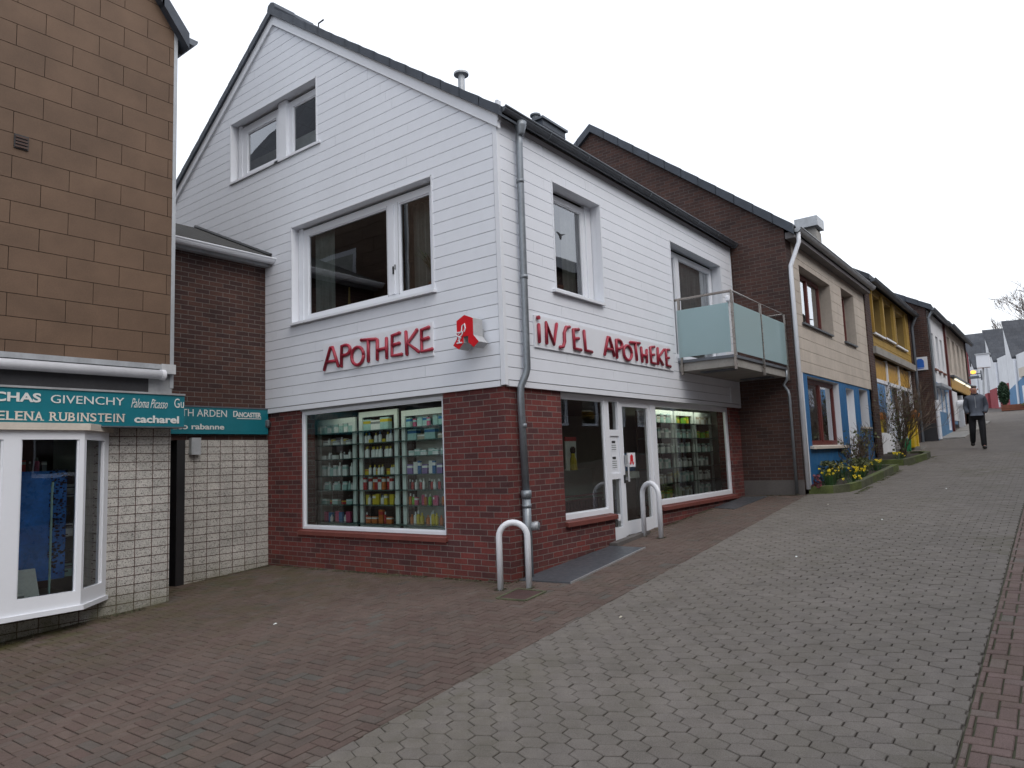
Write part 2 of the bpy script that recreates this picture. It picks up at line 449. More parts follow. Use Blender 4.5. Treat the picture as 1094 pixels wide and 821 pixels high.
# ------------------------------------------------------------------ window builder
def window(F,u0,u1,z0,z1,d,parent,fm='white_plastic',gm='glass_dark',fw=.07,mull=(),mw=.1,trans=(),name='window',sill=None,dep=.06,handle=None,label=None):
    """frame set at depth d (negative = recessed); mull = u positions, trans = z positions of bars"""
    f=MB(); cols=[u0]+list(mull)+[u1]
    f.fbox(F,u0,u0+fw,z0,z1,d-dep,d,fm); f.fbox(F,u1-fw,u1,z0,z1,d-dep,d,fm)
    f.fbox(F,u0+fw,u1-fw,z0,z0+fw,d-dep,d,fm); f.fbox(F,u0+fw,u1-fw,z1-fw,z1,d-dep,d,fm)
    for x in mull: f.fbox(F,x-mw/2,x+mw/2,z0+fw,z1-fw,d-dep,d+.006,fm)
    ed=[u0+fw]+[y for x in mull for y in (x-mw/2,x+mw/2)]+[u1-fw]
    for t in trans:
        for i in range(0,len(ed),2): f.fbox(F,ed[i],ed[i+1],t-fw*.4,t+fw*.4,d-dep,d+.003,fm)
    # inner sash bead
    for i in range(0,len(ed),2):
        a,b=ed[i],ed[i+1]; zz=[z0+fw]+[y for t in trans for y in (t-fw*.4,t+fw*.4)]+[z1-fw]
        for j in range(0,len(zz),2):
            c,e=zz[j],zz[j+1]; q=.018
            f.fbox(F,a,a+q,c,e,d-dep*.8,d-.012,fm); f.fbox(F,b-q,b,c,e,d-dep*.8,d-.012,fm)
            f.fbox(F,a+q,b-q,c,c+q,d-dep*.8,d-.012,fm); f.fbox(F,a+q,b-q,e-q,e,d-dep*.8,d-.012,fm)
    w=f.build(name,parent); 
    for i in range(0,len(ed),2):
        pn=MB(); a,b=ed[i]+.01,ed[i+1]-.01
        zz=[z0+fw]+[y for t in trans for y in (t-fw*.4,t+fw*.4)]+[z1-fw]
        for j in range(0,len(zz),2):
            pn.face([F.P(a,zz[j]+.01,d-.03),F.P(b,zz[j]+.01,d-.03),F.P(b,zz[j+1]-.01,d-.03),F.P(a,zz[j+1]-.01,d-.03)],gm)
        pn.build('pane',w)
    if sill:
        sm,so,sd,st=sill   # material, overhang, depth front, thickness
        s_=MB(); s_.hexa([F.P(u0-so,z0-st-.005,d-.02),F.P(u1+so,z0-st-.005,d-.02),F.P(u1+so,z0-st-.03,sd),F.P(u0-so,z0-st-.03,sd),
                F.P(u0-so,z0-.001,d-.02),F.P(u1+so,z0-.001,d-.02),F.P(u1+so,z0-.026,sd),F.P(u0-so,z0-.026,sd)],sm)
        s_.build('sill',w)
    if handle:
        h=MB(); h.fbox(F,handle[0]-.014,handle[0]+.014,handle[1]-.035,handle[1]+.035,d+.006,d+.016,'black')
        h.fbox(F,handle[0]-.01,handle[0]+.01,handle[1]-.1,handle[1]+.005,d+.03,d+.045,'black'); h.build('handle',w)
    return w
# ------------------------------------------------------------------ text
def text(s,F,u0,u1,z0,z1,d,mat,name,parent,bold=0.,shear=0.,th=.006,keepx=False,rot=0,space=1):
    cu=bpy.data.curves.new('t','FONT'); cu.body=s; cu.size=1; cu.offset=bold; cu.shear=shear; cu.extrude=0; cu.space_character=space
    cu.resolution_u=4
    ob=bpy.data.objects.new('t',cu); COL.objects.link(ob)
    dg=bpy.context.evaluated_depsgraph_get(); me=bpy.data.meshes.new_from_object(ob.evaluated_get(dg))
    xs=[v.co.x for v in me.vertices]; ys=[v.co.y for v in me.vertices]
    ax,bx,ay,by=min(xs),max(xs),min(ys),max(ys)
    mb=MB()
    def T(v,dd):
        x=(v.x-ax)/(bx-ax);y=(v.y-ay)/(by-ay); u=u0+(u1-u0)*x; z=z0+(z1-z0)*y
        if rot: u,z=u,z+(u-u0)*rot
        return F.P(u,z,dd)
    edges={}
    for p in me.polygons:
        vs=[me.vertices[i].co for i in p.vertices]
        mb.face([T(v,d+th) for v in vs],mat)
        for a,b in p.edge_keys: edges[(a,b)]=edges.get((a,b),0)+1
    for (a,b),c in edges.items():
        if c==1:
            A,B=me.vertices[a].co,me.vertices[b].co
            mb.face([T(A,d),T(B,d),T(B,d+th),T(A,d+th)],mat)
    bpy.data.objects.remove(ob); bpy.data.curves.remove(cu); bpy.data.meshes.remove(me)
    return mb.build(name,parent) if name else mb
def serif_text(s,F,u0,u1,z0,z1,d,mat,name,parent):
    W={'I':.5,' ':.6,'N':1.1,'H':1.1,'U':1.05,'R':1.02,'A':1.05}; tot=sum(W.get(c,.92) for c in s); k=(u1-u0)/tot
    S={'H':'abcd','E':'a c','L':'a c','N':'a cd','A':'ab  ','R':'abc ','U':'  cd','B':'a c ','I':'ee','S':'','T':'f'}
    mb=MB(); u=u0
    for c in s:
        w=W.get(c,.92)*k
        if c!=' ':
            g_=w*(.32 if c=='I' else .09)
            t=text(c,F,u+g_,u+w-g_,z0,z1,d,mat,None,None,bold=.012)
            off=len(mb.v); mb.v+=t.v; mb.f+=[tuple(i+off for i in f) for f in t.f]; mb.m+=t.m; mb.r+=t.r; mb.mo+=t.mo
            q=S.get(c,''); h=(z1-z0)*.09; sw=w*.36; L=u+g_+w*.05; Rr=u+w-g_-w*.05
            def bar(cx,z): mb.fbox(F,cx-sw/2,cx+sw/2,z,z+h,d,d+.0065,mat)
            if 'a' in q: bar(L+.02*w,z0)
            if 'b' in q: bar(Rr,z0)
            if 'c' in q: bar(L+.02*w,z1-h)
            if 'd' in q: bar(Rr,z1-h)
            if q=='ee': bar(u+w/2,z0); bar(u+w/2,z1-h)
            if q=='f': bar(u+w/2,z0)
        u+=w
    return mb.build(name,parent)
# ------------------------------------------------------------------ camera, world, sun
def camera():
    yaw,pitch,roll=math.radians(37.43441511674475),math.radians(6.063949161424666),math.radians(-2.1484560701056044)
    Fv=Vector((math.cos(yaw)*math.cos(pitch),math.sin(yaw)*math.cos(pitch),math.sin(pitch)))
    Rv=Vector((math.sin(yaw),-math.cos(yaw),0)); Uv=Rv.cross(Fv)
    R2=Rv*math.cos(roll)+Uv*math.sin(roll); U2=-Rv*math.sin(roll)+Uv*math.cos(roll)
    cd=bpy.data.cameras.new('camera'); co=bpy.data.objects.new('camera',cd); COL.objects.link(co)
    cd.sensor_width=36; cd.lens=762.897/1094*36; cd.clip_end=2000; cd.clip_start=.05
    M=Matrix((( R2.x,U2.x,-Fv.x,-6.52446228),(R2.y,U2.y,-Fv.y,-5.10243332),(R2.z,U2.z,-Fv.z,1.37958879),(0,0,0,1)))
    co.matrix_world=M; sc.camera=co
camera()
SUN_EL,SUN_AZ=math.radians(48),math.radians(200)
w=bpy.data.worlds.new('World'); sc.world=w; w.use_nodes=True; nt=w.node_tree; nt.nodes.clear()
o_=nt.nodes.new('ShaderNodeOutputWorld'); bg1=nt.nodes.new('ShaderNodeBackground'); sky=nt.nodes.new('ShaderNodeTexSky'); sky.sky_type='NISHITA'
sky.sun_disc=False; sky.sun_elevation=SUN_EL; sky.sun_rotation=SUN_AZ; sky.dust_density=4; sky.air_density=1.2
nt.links.new(sky.outputs[0],bg1.inputs[0]); bg1.inputs[1].default_value=.05
bg2=nt.nodes.new('ShaderNodeBackground'); tc=nt.nodes.new('ShaderNodeTexCoord'); nz=nt.nodes.new('ShaderNodeTexNoise'); nz.inputs['Scale'].default_value=1.3; nz.inputs['Detail'].default_value=5
nt.links.new(tc.outputs['Generated'],nz.inputs['Vector'])
cr=nt.nodes.new('ShaderNodeValToRGB'); cr.color_ramp.elements[0].position=.35; cr.color_ramp.elements[0].color=(.93,.975,1.06,1); cr.color_ramp.elements[1].position=.6; cr.color_ramp.elements[1].color=(.98,1.0,1.05,1)
nt.links.new(nz.outputs['Fac'],cr.inputs[0]); nt.links.new(cr.outputs[0],bg2.inputs[0]); bg2.inputs[1].default_value=1.06
ad=nt.nodes.new('ShaderNodeAddShader'); nt.links.new(bg1.outputs[0],ad.inputs[0]); nt.links.new(bg2.outputs[0],ad.inputs[1]); nt.links.new(ad.outputs[0],o_.inputs[0])
sl=bpy.data.lights.new('sun','SUN'); sl.energy=.6; sl.angle=math.radians(30); sl.color=(1,.97,.93)
so=bpy.data.objects.new('sun',sl); COL.objects.link(so)
# direction towards the sun: Blender sky rotation is measured clockwise from +Y
sd=Vector((math.sin(SUN_AZ)*math.cos(SUN_EL),math.cos(SUN_AZ)*math.cos(SUN_EL),math.sin(SUN_EL)))
so.rotation_euler=sd.to_track_quat('Z','Y').to_euler(); so.location=(0,-20,30)
vs=sc.view_settings; vs.view_transform='Standard'; vs.look='None'; vs.exposure=.14; vs.gamma=1
# ------------------------------------------------------------------ ground and paving
def grid_sheet(name,xs,ys,dz,m,label=None):
    mb=MB(); 
    for a,b in zip(xs,xs[1:]):
        for c,d in zip(ys,ys[1:]):
            mb.face([(a,c,g(a,c)+dz),(b,c,g(b,c)+dz),(b,d,g(b,d)+dz),(a,d,g(a,d)+dz)],m)
    o=mb.build(name); tag(o,kind='structure'); return o
grid_sheet('ground',[-600,-100,-40,-14,0,20,40,60,80,120,300,900],[-600,-100,-25,-10,0,10,25,100,600],-.045,'earth')
def border(x): return -1.5+.042*x
from mathutils import noise as _mn2
def tone(x,y): return _mn2.noise(Vector((x*.45,y*.8,9.)))+.6*_mn2.noise(Vector((x*1.7,y*1.7,2.)))
def pave(mb,polys,lines,m,joint=.005,bev=.0045,mossf=None,far=26,tilt=.0016):
    cam=Vector((-6.5,-5.1))
    for poly in polys:
        p=clipall(poly,lines)
        if not p or area(p)<.0006: continue
        cx=sum(a for a,b in p)/len(p); cy=sum(b for a,b in p)/len(p)
        r=min(max(random.gauss(.5,.2)+.3*tone(cx,cy),0),1); mo=mossf(cx,cy) if mossf else 0.
        dz=U(-tilt,tilt); tx,ty=U(-1,1)*.008,U(-1,1)*.008
        def ins(q,k):
            out=[]; n=len(q)
            if sum(q[i][0]*q[(i+1)%n][1]-q[(i+1)%n][0]*q[i][1] for i in range(n))<0: q=q[::-1]
            for i in range(n):
                a=Vector(q[i-1]);b=Vector(q[i]);c=Vector(q[(i+1)%n])
                e1=(b-a);e2=(c-b)
                if e1.length<1e-6 or e2.length<1e-6: out.append((b.x,b.y)); continue
                e1.normalize();e2.normalize(); n1=Vector((-e1.y,e1.x));n2=Vector((-e2.y,e2.x))
                s=n1+n2; L=s.length_squared
                if L<.3: s=n1; L=1
                v=b+s*(k*2/L if L>.3 and L!=1 else k); out.append((v.x,v.y))
            return out
        def H(x,y,z): return (x,y,g(x,y)+.005*_mn2.noise(Vector((x*.8,y*.8,5.)))+dz+z+(x-cx)*tx+(y-cy)*ty)
        dist=(Vector((cx,cy))-cam).length
        o=ins(p,joint/2*U(.55,1.45))
        if dist<far:
            t=ins(o,bev)
            mb.face([H(x,y,0) for x,y in t],m,r,mo)
            n=len(o); q=p if False else o
            oo=o if sum(o[i][0]*o[(i+1)%n][1]-o[(i+1)%n][0]*o[i][1] for i in range(n))>0 else o
            for i in range(n):
                j=(i+1)%n
                mb.face([H(*oo[i],-.0035),H(*oo[j],-.0035),H(*t[j],0),H(*t[i],0)],m,r,mo)
                mb.face([H(*oo[i],-.02),H(*oo[j],-.02),H(*oo[j],-.0035),H(*oo[i],-.0035)],m,r,mo)
        else: mb.face([H(x,y,0) for x,y in o],m,r,mo)
def herring(x0,x1,y0,y1,b):
    out=[]
    for i in range(int(x0/b)-1,int(x1/b)+2):
        for j in range(int(y0/b)-1,int(y1/b)+2):
            d=(i-j)%4; x,y=i*b,j*b
            if d==0: out.append([(x,y),(x+2*b,y),(x+2*b,y+b),(x,y+b)])
            elif d==3: out.append([(x,y),(x+b,y),(x+b,y+2*b),(x,y+2*b)])
    return out
def honey(x0,x1,y0,y1):
    w=.175; s=.066; h=.035; out=[]; pitch=s+h
    for i in range(int(x0/pitch)-1,int(x1/pitch)+2):
        for j in range(int(y0/w)-1,int(y1/w)+2):
            cx=i*pitch; cy=j*w+(w/2 if i%2 else 0)
            v=w/2-U(.0005,.0035); out.append([(cx-s/2,cy-v),(cx-s/2-h,cy),(cx-s/2,cy+v),(cx+s/2,cy+v),(cx+s/2+h,cy),(cx+s/2,cy-v)])
    return out
from mathutils import noise as _mn
def mnoise(x,y): return _mn.noise(Vector((x,y,3.1)))
def moss_left(x,y):
    m=0
    if x<-1.9: m=max(m,1.15-(3.85-y)/1.0) if y<3.9 else 1
    if -1.9<=x<.0: m=max(m,.8-(4.73-y)/1.1)
    if y>0 and x<0: m=max(m,.75-(-x)/.5)
    if y<=0 and x>-.5: m=max(m,.35-(-y)/.5)
    dd=math.hypot(x+.4,y+.4); m=max(m,.9-dd/.5)
    if y>1.5: m=max(m,.25+.12*(y-1.5))
    m+=.25*mnoise(x*1.3,y*1.3)
    return max(0.,min(m,1.))*.9
BL=(.042,-1,1.5)          # keep y >= border : -y <= 1.5-.042x -> .042x - y <= 1.5
left=MB(); pave(left,herring(-9,8,-2.2,5,.0885),[(.042,-1,1.5),(1,0,7.62),(-1,0,8.5),(0,1,4.9)],'paver_red',.0078,.0045,moss_left,20)
left.face([(-9,-1.9,g(-9,-1.9)-.012),(7.62,-1.2,g(7.62,-1.2)-.012),(7.62,4.9,g(7.62,4.9)-.012),(-9,4.9,g(-9,4.9)-.012)],'joint_sand')
tag(left.build('pavement',attrs=True),kind='structure')
def moss_g(x,y):
    m=.10+.5*max(0,mnoise(x*.5,y*.9+7)-.05)
    return max(0.,min(1.,m))
road=MB(); pave(road,honey(-9,70,-4.7,4),[(-.042,1,-1.5),(0,-1,4.56),(1,0,16),(-1,0,8.5)],'paver_grey',.0038,.004,moss_g,24,.0022)
pave(road,honey(7.6,64,-4.7,1.6),[(0,-1,4.56),(-1,0,7.62),(-.042,-1,99),(0,1,1.5)],'paver_grey',.0038,.004,moss_g,24,.0022) if False else None
far_=[]
road2=MB(); pave(road,honey(16,66,-4.7,1.5),[(-1,0,-16.0),(0,-1,4.56)],'paver_grey',.0035,.004,None,0)
pave(road,honey(7.5,16,-1.4,.1),[(.042,-1,1.5),(-1,0,-7.625),(1,0,16),(0,1,-.9)],'paver_grey',.0035,.004,None,24)
for a,b in ((-9,7.6),(7.6,16),(16,40),(40,66)):
    yt=1.5 if a>=16 else -.9
    road.face([(a,-4.56,g(a,-4.56)-.014),(b,-4.56,g(b,-4.56)-.014),(b,yt,g(b,yt)-.014),(a,yt,g(a,yt)-.014)],'joint_grey')
tag(road.build('road',attrs=True),kind='structure')
def moss_r(x,y): return .18
rp=MB(); pave(rp,herring(-9,66,-9.2,-4.5,.0885),[(0,1,-4.565),(0,-1,8.2 if True else 9)],'paver_pink',.0105,.005,moss_r,16)
rp.face([(-9,-8.2,g(-9,-8.2)-.011),(66,-8.2,g(66,-8.2)-.011),(66,-4.56,g(66,-4.56)-.011),(-9,-4.56,g(-9,-4.56)-.011)],'joint_moss')
tag(rp.build('pavement',attrs=True),kind='structure')
# ------------------------------------------------------------------ PHARMACY
SZ=2.25; EZ=5.55; RY=4.48; SL=.708; XR=7.59; APEX=EZ+RY*SL
ph=empty('pharmacy_building',(0,0,0),'white clad corner pharmacy with red brick ground floor and grey slate roof','building')
gz=-.45
# brick ground floor
bm_=MB()
gh=[(-3.895,-.991,.48,SZ)]
wallface(bm_,FG,-9.,0,gz,SZ,gh,'brick_red',.26,reveal='brick_red')
sh=[(1.163,2.40,.576,SZ),(2.40,3.90,.10,SZ),(3.90,7.065,.568,SZ)]
wallface(bm_,FS,0,XR,gz,SZ,sh,'brick_red',.26,sides=['lb','b','rb'])
bm_.fbox(FS,2.37,2.40,gz,.576,-.26,-.001,'brick_red'); bm_.fbox(FS,3.90,3.93,gz,.568,-.26,-.001,'brick_red')
bm_.box(0.0,XR,8.8,9.0,gz,SZ,'brick_dark'); bm_.box(XR-.2,XR-.01,.26,9,gz,EZ,'brick_dark')
bm_.build('brick_wall',ph)
# upper structure backing
up=MB()
g_holes=[(-4.033,-1.043,3.531,5.067),(-5.744,-3.391,6.229,7.288)]
s_holes=[(1.108,2.35,3.522,5.037),(4.691,6.988,3.0,5.033)]
wallface(up,FG,-8.96,0,SZ,APEX,g_holes,'siding_gap',.2,d=.02,lines=[(SL,1,EZ),(-SL,1,EZ+2*RY*SL)],reveal='white_trim')
wallface(up,FS,0,XR,SZ,EZ+.02,s_holes,'siding_gap',.2,d=.02,reveal='white_trim')
up.box(0,XR,8.76,8.96,SZ,EZ,'siding_gap')
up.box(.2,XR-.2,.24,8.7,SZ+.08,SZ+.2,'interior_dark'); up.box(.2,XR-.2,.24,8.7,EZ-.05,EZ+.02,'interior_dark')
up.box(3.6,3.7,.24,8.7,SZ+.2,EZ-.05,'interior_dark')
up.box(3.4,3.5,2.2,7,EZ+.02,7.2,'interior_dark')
up.build('upper_wall',ph)
# siding boards; window holes slightly enlarged for trims
sd_=MB()
def grow(h,k): return [(a-k,b+k,c-k,e+k) for a,b,c,e in h]
boards(sd_,FG,-8.96,-.02,SZ+.06,APEX,.15,.0075,.02,.022,grow(g_holes,.0),'siding','siding_gap',lines=[(SL,1,EZ-.12),(-SL,1,EZ+2*RY*SL-.12)],joints=2.9)
sd_.build('gable_siding',ph)
sd_=MB(); boards(sd_,FS,.02,XR,SZ+.06,EZ-.02,.15,.0075,.02,.022,s_holes,'siding','siding_gap',joints=2.9)
sd_.build('street_siding',ph)
tr=MB()
tr.fbox(FG,-.012,.052,SZ,EZ-.1,.02,.05,'white_trim'); tr.fbox(FS,-.02,.012,SZ,EZ-.02,.02,.05,'white_trim')
tr.fbox(FG,-8.96,-.03,SZ-.012,SZ+.055,.0,.046,'white_trim'); tr.fbox(FS,.03,XR,SZ-.012,SZ+.055,.0,.046,'white_trim')
tr.fbox(FS,XR-.035,XR+.0,SZ+.055,EZ-.02,.02,.048,'white_trim')
for a,b,c,e in g_holes:
    for u in (a,b): tr.fbox(FG,u-.012,u+.012,c-.01,e+.01,-.02,.05,'white_trim')
    tr.fbox(FG,a,b,e-.006,e+.014,-.02,.05,'white_trim')
for a,b,c,e in s_holes:
    for u in (a,b): tr.fbox(FS,u-.012,u+.012,c-.01,e+.01,-.02,.05,'white_trim')
    tr.fbox(FS,a,b,e-.006,e+.014,-.02,.05,'white_trim')
tr.build('corner_trim',ph)
# barge boards
bb=MB()
for s,u0,u1 in ((1,-RY,.09),(-1,-RY,-8.96-.09)):
    n=1
    pu=lambda u:(APEX-SL*abs(u+RY))
    poly=[(u0,pu(u0)+.03),(u1,pu(u1)+.03),(u1,pu(u1)-.14),(u0,pu(u0)-.14)]
    bb.prism(FG,poly,.02,.075,'white_trim')
bb.build('barge_board',ph)
# roof
rf=MB()
ov=.16
for sgn in (0,1):
    y0=-ov if sgn==0 else 2*RY+ov; z0=EZ-SL*ov+.05
    A=[(-.07,y0,z0),(XR-.005,y0,z0),(XR-.005,RY,APEX+.05),(-.07,RY,APEX+.05)]
    B=[(x,y,z+.09) for x,y,z in A]
    rf.hexa([Vector(p) for p in A+B],'roof_slate')
roof=rf.build('roof',ph)
vt=MB()  # verge slates stepping up the rake
L=math.hypot(RY+ov,(RY+ov)*SL); n=15
for side in (0,1):
    for k in range(n):
        t0,t1=k/n,(k+1.03)/n
        def at(t,up): 
            y=-ov+t*(RY+ov); 
            if side: y=2*RY-y
            return y,EZ-SL*ov+.05+t*(RY+ov)*SL+up
        ya,za=at(t0,0); yb,zb=at(min(t1,1.0),0); dz=.012*(1 if True else 0)
        vt.hexa([Vector(p) for p in ((-.115,ya,za-.03),(-.115,yb,zb-.03),(.25,yb,zb-.03),(.25,ya,za-.03),(-.115,ya,za+.10),(-.115,yb,zb+.088),(.25,yb,zb+.088),(.25,ya,za+.10))],'slate_edge')
vt.build('verge_tiles',roof)
rt=MB(); 
for k in range(20):
    x=-.1+k*.38; rt.tube([(x,RY,APEX+.12),(x+.4,RY,APEX+.135)],.11,'slate_edge',8)
rt.build('ridge_tiles',roof)
ch=MB(); ch.box(3.66,4.40,1.78,2.30,6.5,7.46,'slate_edge'); ch.box(3.62,4.44,1.74,2.34,7.46,7.50,'zinc_dark')
for k in range(5): ch.box(3.655,4.405,1.775,2.305,6.9+k*.11,6.905+k*.11,'black')
chm=ch.build('chimney',roof)
for x in (3.76,4.0):
    c_=MB(); c_.lathe((x if x<3.9 else 4.2,2.0,7.50),[(.07,0),(.07,.10),(.1,.11),(.1,.14),(.02,.16)],'zinc_dark'); c_.build('chimney_pot',chm)
vp=MB(); vp.tube([(1.72,2.0,6.8),(1.72,2.0,7.50)],.055,'zinc_light',12); vp.lathe((1.72,2.0,7.5),[(.055,0),(.06,.03),(.12,.04),(.12,.07),(.02,.1)],'zinc_light'); vp.build('vent_pipe',roof)
sn=MB(); sn.tube([(.0,RY-1.1,7.98),(.0,RY-1.1,8.17),(.02,RY-1.2,8.2)],.012,'black',6); sn.build('roof_hook',roof)
# flashing against neighbour
fl=MB()
for k in range(2,12):
    y0=-.12+k*.385; z0=EZ-.02+SL*y0
    fl.hexa([Vector(p) for p in ((XR-.05,y0,z0-.02),(XR-.05,y0+.40,z0+.26),(XR-.012,y0+.40,z0+.26),(XR-.012,y0,z0-.02),(XR-.05,y0,z0+.30),(XR-.05,y0+.40,z0+.56),(XR-.012,y0+.40,z0+.56),(XR-.012,y0,z0+.3))],'zinc_dark')
fl.build('flashing',roof)
# gutter
gt=MB()
def gutter(mb,x0,x1,y,z,r,m,n=7,end=True):
    pr=[(y-r*math.cos(a),z-r*math.sin(a)) for a in [math.pi*k/n for k in range(n+1)]]
    for (ya,za),(yb,zb) in zip(pr,pr[1:]): mb.face([(x0,ya,za),(x1,ya,za),(x1,yb,zb),(x0,yb,zb)],m)
    pr2=[(y-(r-.01)*math.cos(a),z-(r-.01)*math.sin(a)) for a in [math.pi*k/n for k in range(n+1)]]
    for (ya,za),(yb,zb) in zip(pr2,pr2[1:]): mb.face([(x0,ya,za),(x1,ya,za),(x1,yb,zb),(x0,yb,zb)],m)
    mb.tube([(x0,y-r,z),(x1,y-r,z)],.014,m,8)
    if end:
        for x in (x0,x1): mb.face([(x,a,b) for a,b in pr],m)
gutter(gt,-.06,XR+.02,-.145,EZ+.03,.07,'zinc_dark')
for k in range(8):
    x=.9+k*.95; gt.tube([(x,-.145-.073*math.cos(a),EZ+.03-.073*math.sin(a)) for a in [math.pi*j/8 for j in range(9)]],.006,'zinc',6)
gtr=gt.build('gutter',ph)
gt2=MB(); gt2.fbox(FG,.06,.1,EZ-.12,EZ+.14,.0,.07,'white_trim'); gt2.build('gutter_end',ph)
dp=MB()
dp.lathe((.31,-.15,EZ-.20),[(.045,0),(.05,.03),(.075,.12),(.08,.17)],'zinc',12)
dp.tube([(.31,-.13,EZ-.1),(.31,-.12,EZ-.3),(.30,-.115,2.46),(.29,-.095,2.38),(.22,-.07,2.24),(.215,-.065,2.16),(.25,-.065,.98)],.043,'zinc',14)
for z in (4.75,3.55,1.75): dp.tube([(.305 if z>2.3 else .235,-.117 if z>2.3 else -.065,z),(.305 if z>2.3 else .235,-.117 if z>2.3 else -.065,z+.05)],.049,'zinc',14)
dpo=dp.build('downpipe',ph,smooth=True)
d2=MB(); d2.tube([(.25,-.065,1.0),(.25,-.065,-.05)],.052,'zinc',14); d2.tube([(.25,-.065,.93),(.25,-.065,1.02)],.064,'zinc',14); d2.tube([(.25,-.065,.82),(.25,-.065,.86)],.058,'zinc',14)
d2.tube([(.29,-.09,.60),(.33,-.17,.61)],.05,'zinc_light',14); d2.tube([(.33,-.17,.61),(.335,-.18,.61)],.035,'zinc',14); d2.build('cleanout_pipe',dpo,smooth=True)
# upper windows (gable)
window(FG,-3.92,-1.12,3.58,5.03,-.10,ph,fw=.10,mull=(-1.93,),mw=.24,sill=('white_trim',.12,.11,.03),handle=(-1.90,4.05))
q=MB(); q.fbox(FG,-1.965,-1.895,3.68,4.93,-.10,-.078,'white_plastic'); q.fbox(FG,-2.04,-2.034,3.66,4.95,-.095,-.0935,'grey_panel'); q.fbox(FG,-1.826,-1.82,3.66,4.95,-.095,-.0935,'grey_panel'); q.build('sash_cover',ph)
window(FG,-5.60,-4.50,6.27,7.24,-.10,ph,gm='glass_sky',fw=.13,sill=('white_trim',.15,.07,.03)); window(FG,-4.29,-3.45,6.27,7.24,-.10,ph,gm='glass_sky',fw=.10,sill=('white_trim',.15,.07,.03),handle=None)
boxes('window_surround',ph,FG,'white_trim',[(-5.70,-5.60,6.23,7.28,-.18,-.08),(-4.50,-4.29,6.23,7.28,-.18,-.05),(-3.45,-3.40,6.23,7.28,-.18,-.08),(-4.02,-3.92,3.53,5.06,-.18,-.08),(-1.12,-1.05,3.53,5.06,-.18,-.08)])
# street upper windows
window(FS,1.12,2.20,3.58,4.98,-.14,ph,fw=.08,gm='glass_sky',sill=('white_trim',.10,.10,.03))
window(FS,4.72,6.94,3.02,4.98,-.14,ph,fw=.09,gm='glass_sky',mull=(5.33,),mw=.16)
q=MB(); q.prism(FS,[(1.50,4.49),(1.59,4.47),(1.72,4.50),(1.62,4.45),(1.60,4.39),(1.565,4.45)],-.165,-.160,'dark_panel'); q.build('bird_sticker',ph)
st=MB(); st.fbox(FS,2.20,2.34,3.53,5.03,-.22,-.12,'white_trim'); st.build('window_surround',ph)
# shop windows
window(FG,-3.895,-.991,.49,2.215,-.03,ph,fw=.04,gm='glass',name='shop_window',sill=('sill_brick',.03,.045,.05))
fa=MB(); fa.fbox(FG,-3.895,-.991,2.215,2.238,-.1,.0,'grey_panel'); fa.build('lintel_strip',ph)
window(FS,1.163,2.40,.585,2.235,-.05,ph,fw=.065,gm='glass',name='shop_window',sill=('sill_brick',.02,.05,.05))
window(FS,3.90,7.065,.578,2.235,-.05,ph,fw=.07,gm='glass',name='shop_window',sill=('sill_brick',.02,.05,.05))
rv=MB(); rv.fbox(FG,-.991,-.95,.45,2.24,-.2,-.001,'brick_red'); rv.build('brick_reveal',ph)
# entrance
en=MB(); D0,D1=-.14,-.05
en.fbox(FS,2.40,2.47,.16,2.235,D0,D1,'white_plastic'); en.fbox(FS,3.80,3.90,.22,2.235,D0,D1,'white_plastic'); en.fbox(FS,2.47,3.80,2.17,2.235,D0,D1,'white_plastic')
en.fbox(FS,2.73,2.80,.18,2.17,D0,D1,'white_plastic'); en.fbox(FS,2.47,2.73,1.67,1.76,D0,D1,'white_plastic'); en.fbox(FS,2.47,2.73,1.05,1.13,D0,D1,'white_plastic'); en.fbox(FS,2.47,2.73,.16,.36,D0,D1,'white_plastic')
en.fbox(FS,2.47,2.73,1.13,1.67,D0+.02,D1-.02,'white_trim')
ent=en.build('entrance_frame',ph)
for a,b in ((1.76,2.17),(.36,1.05)):
    pn=MB(); pn.face([FS.P(2.47,a,-.09),FS.P(2.73,a,-.09),FS.P(2.73,b,-.09),FS.P(2.47,b,-.09)],'glass'); pn.build('side_pane',ent)
dr=MB(); dr.fbox(FS,2.80,2.88,.22,2.17,D0+.01,D1-.01,'white_plastic'); dr.fbox(FS,3.70,3.80,.25,2.17,D0+.01,D1-.01,'white_plastic'); dr.fbox(FS,2.88,3.70,2.11,2.17,D0+.01,D1-.01,'white_plastic'); dr.fbox(FS,2.88,3.70,.23,.42,D0+.01,D1-.01,'white_plastic')
door=dr.build('door',ph)
p_=MB(); p_.face([FS.P(2.88,.42,-.09),FS.P(3.70,.42,-.09),FS.P(3.70,2.11,-.09),FS.P(2.88,2.11,-.09)],'glass'); p_.build('pane',door)
h_=MB(); h_.tube([FS.P(2.90,1.0,-.01),FS.P(2.90,1.28,-.01)],.014,'alu',8); h_.fbox(FS,2.885,2.915,1.22,1.26,-.06,-.01,'alu'); h_.fbox(FS,2.885,2.915,1.02,1.06,-.06,-.01,'alu'); h_.fbox(FS,2.83,2.86,.98,1.1,-.06,-.045,'black'); h_.build('handle',door)
k_=MB(); k_.tube([FS.P(2.66,.5,-.085),FS.P(2.66,.5,-.07)],.05,'white_plastic',14); k_.build('round_sticker',ent)
ap=MB(); ap.fbox(FS,2.93,3.16,1.21,1.42,-.045,-.03,'white_plastic'); ap.fbox(FS,2.86,2.93,1.25,1.39,-.045,-.03,'zinc_light'); aps=ap.build('door_sign',door)
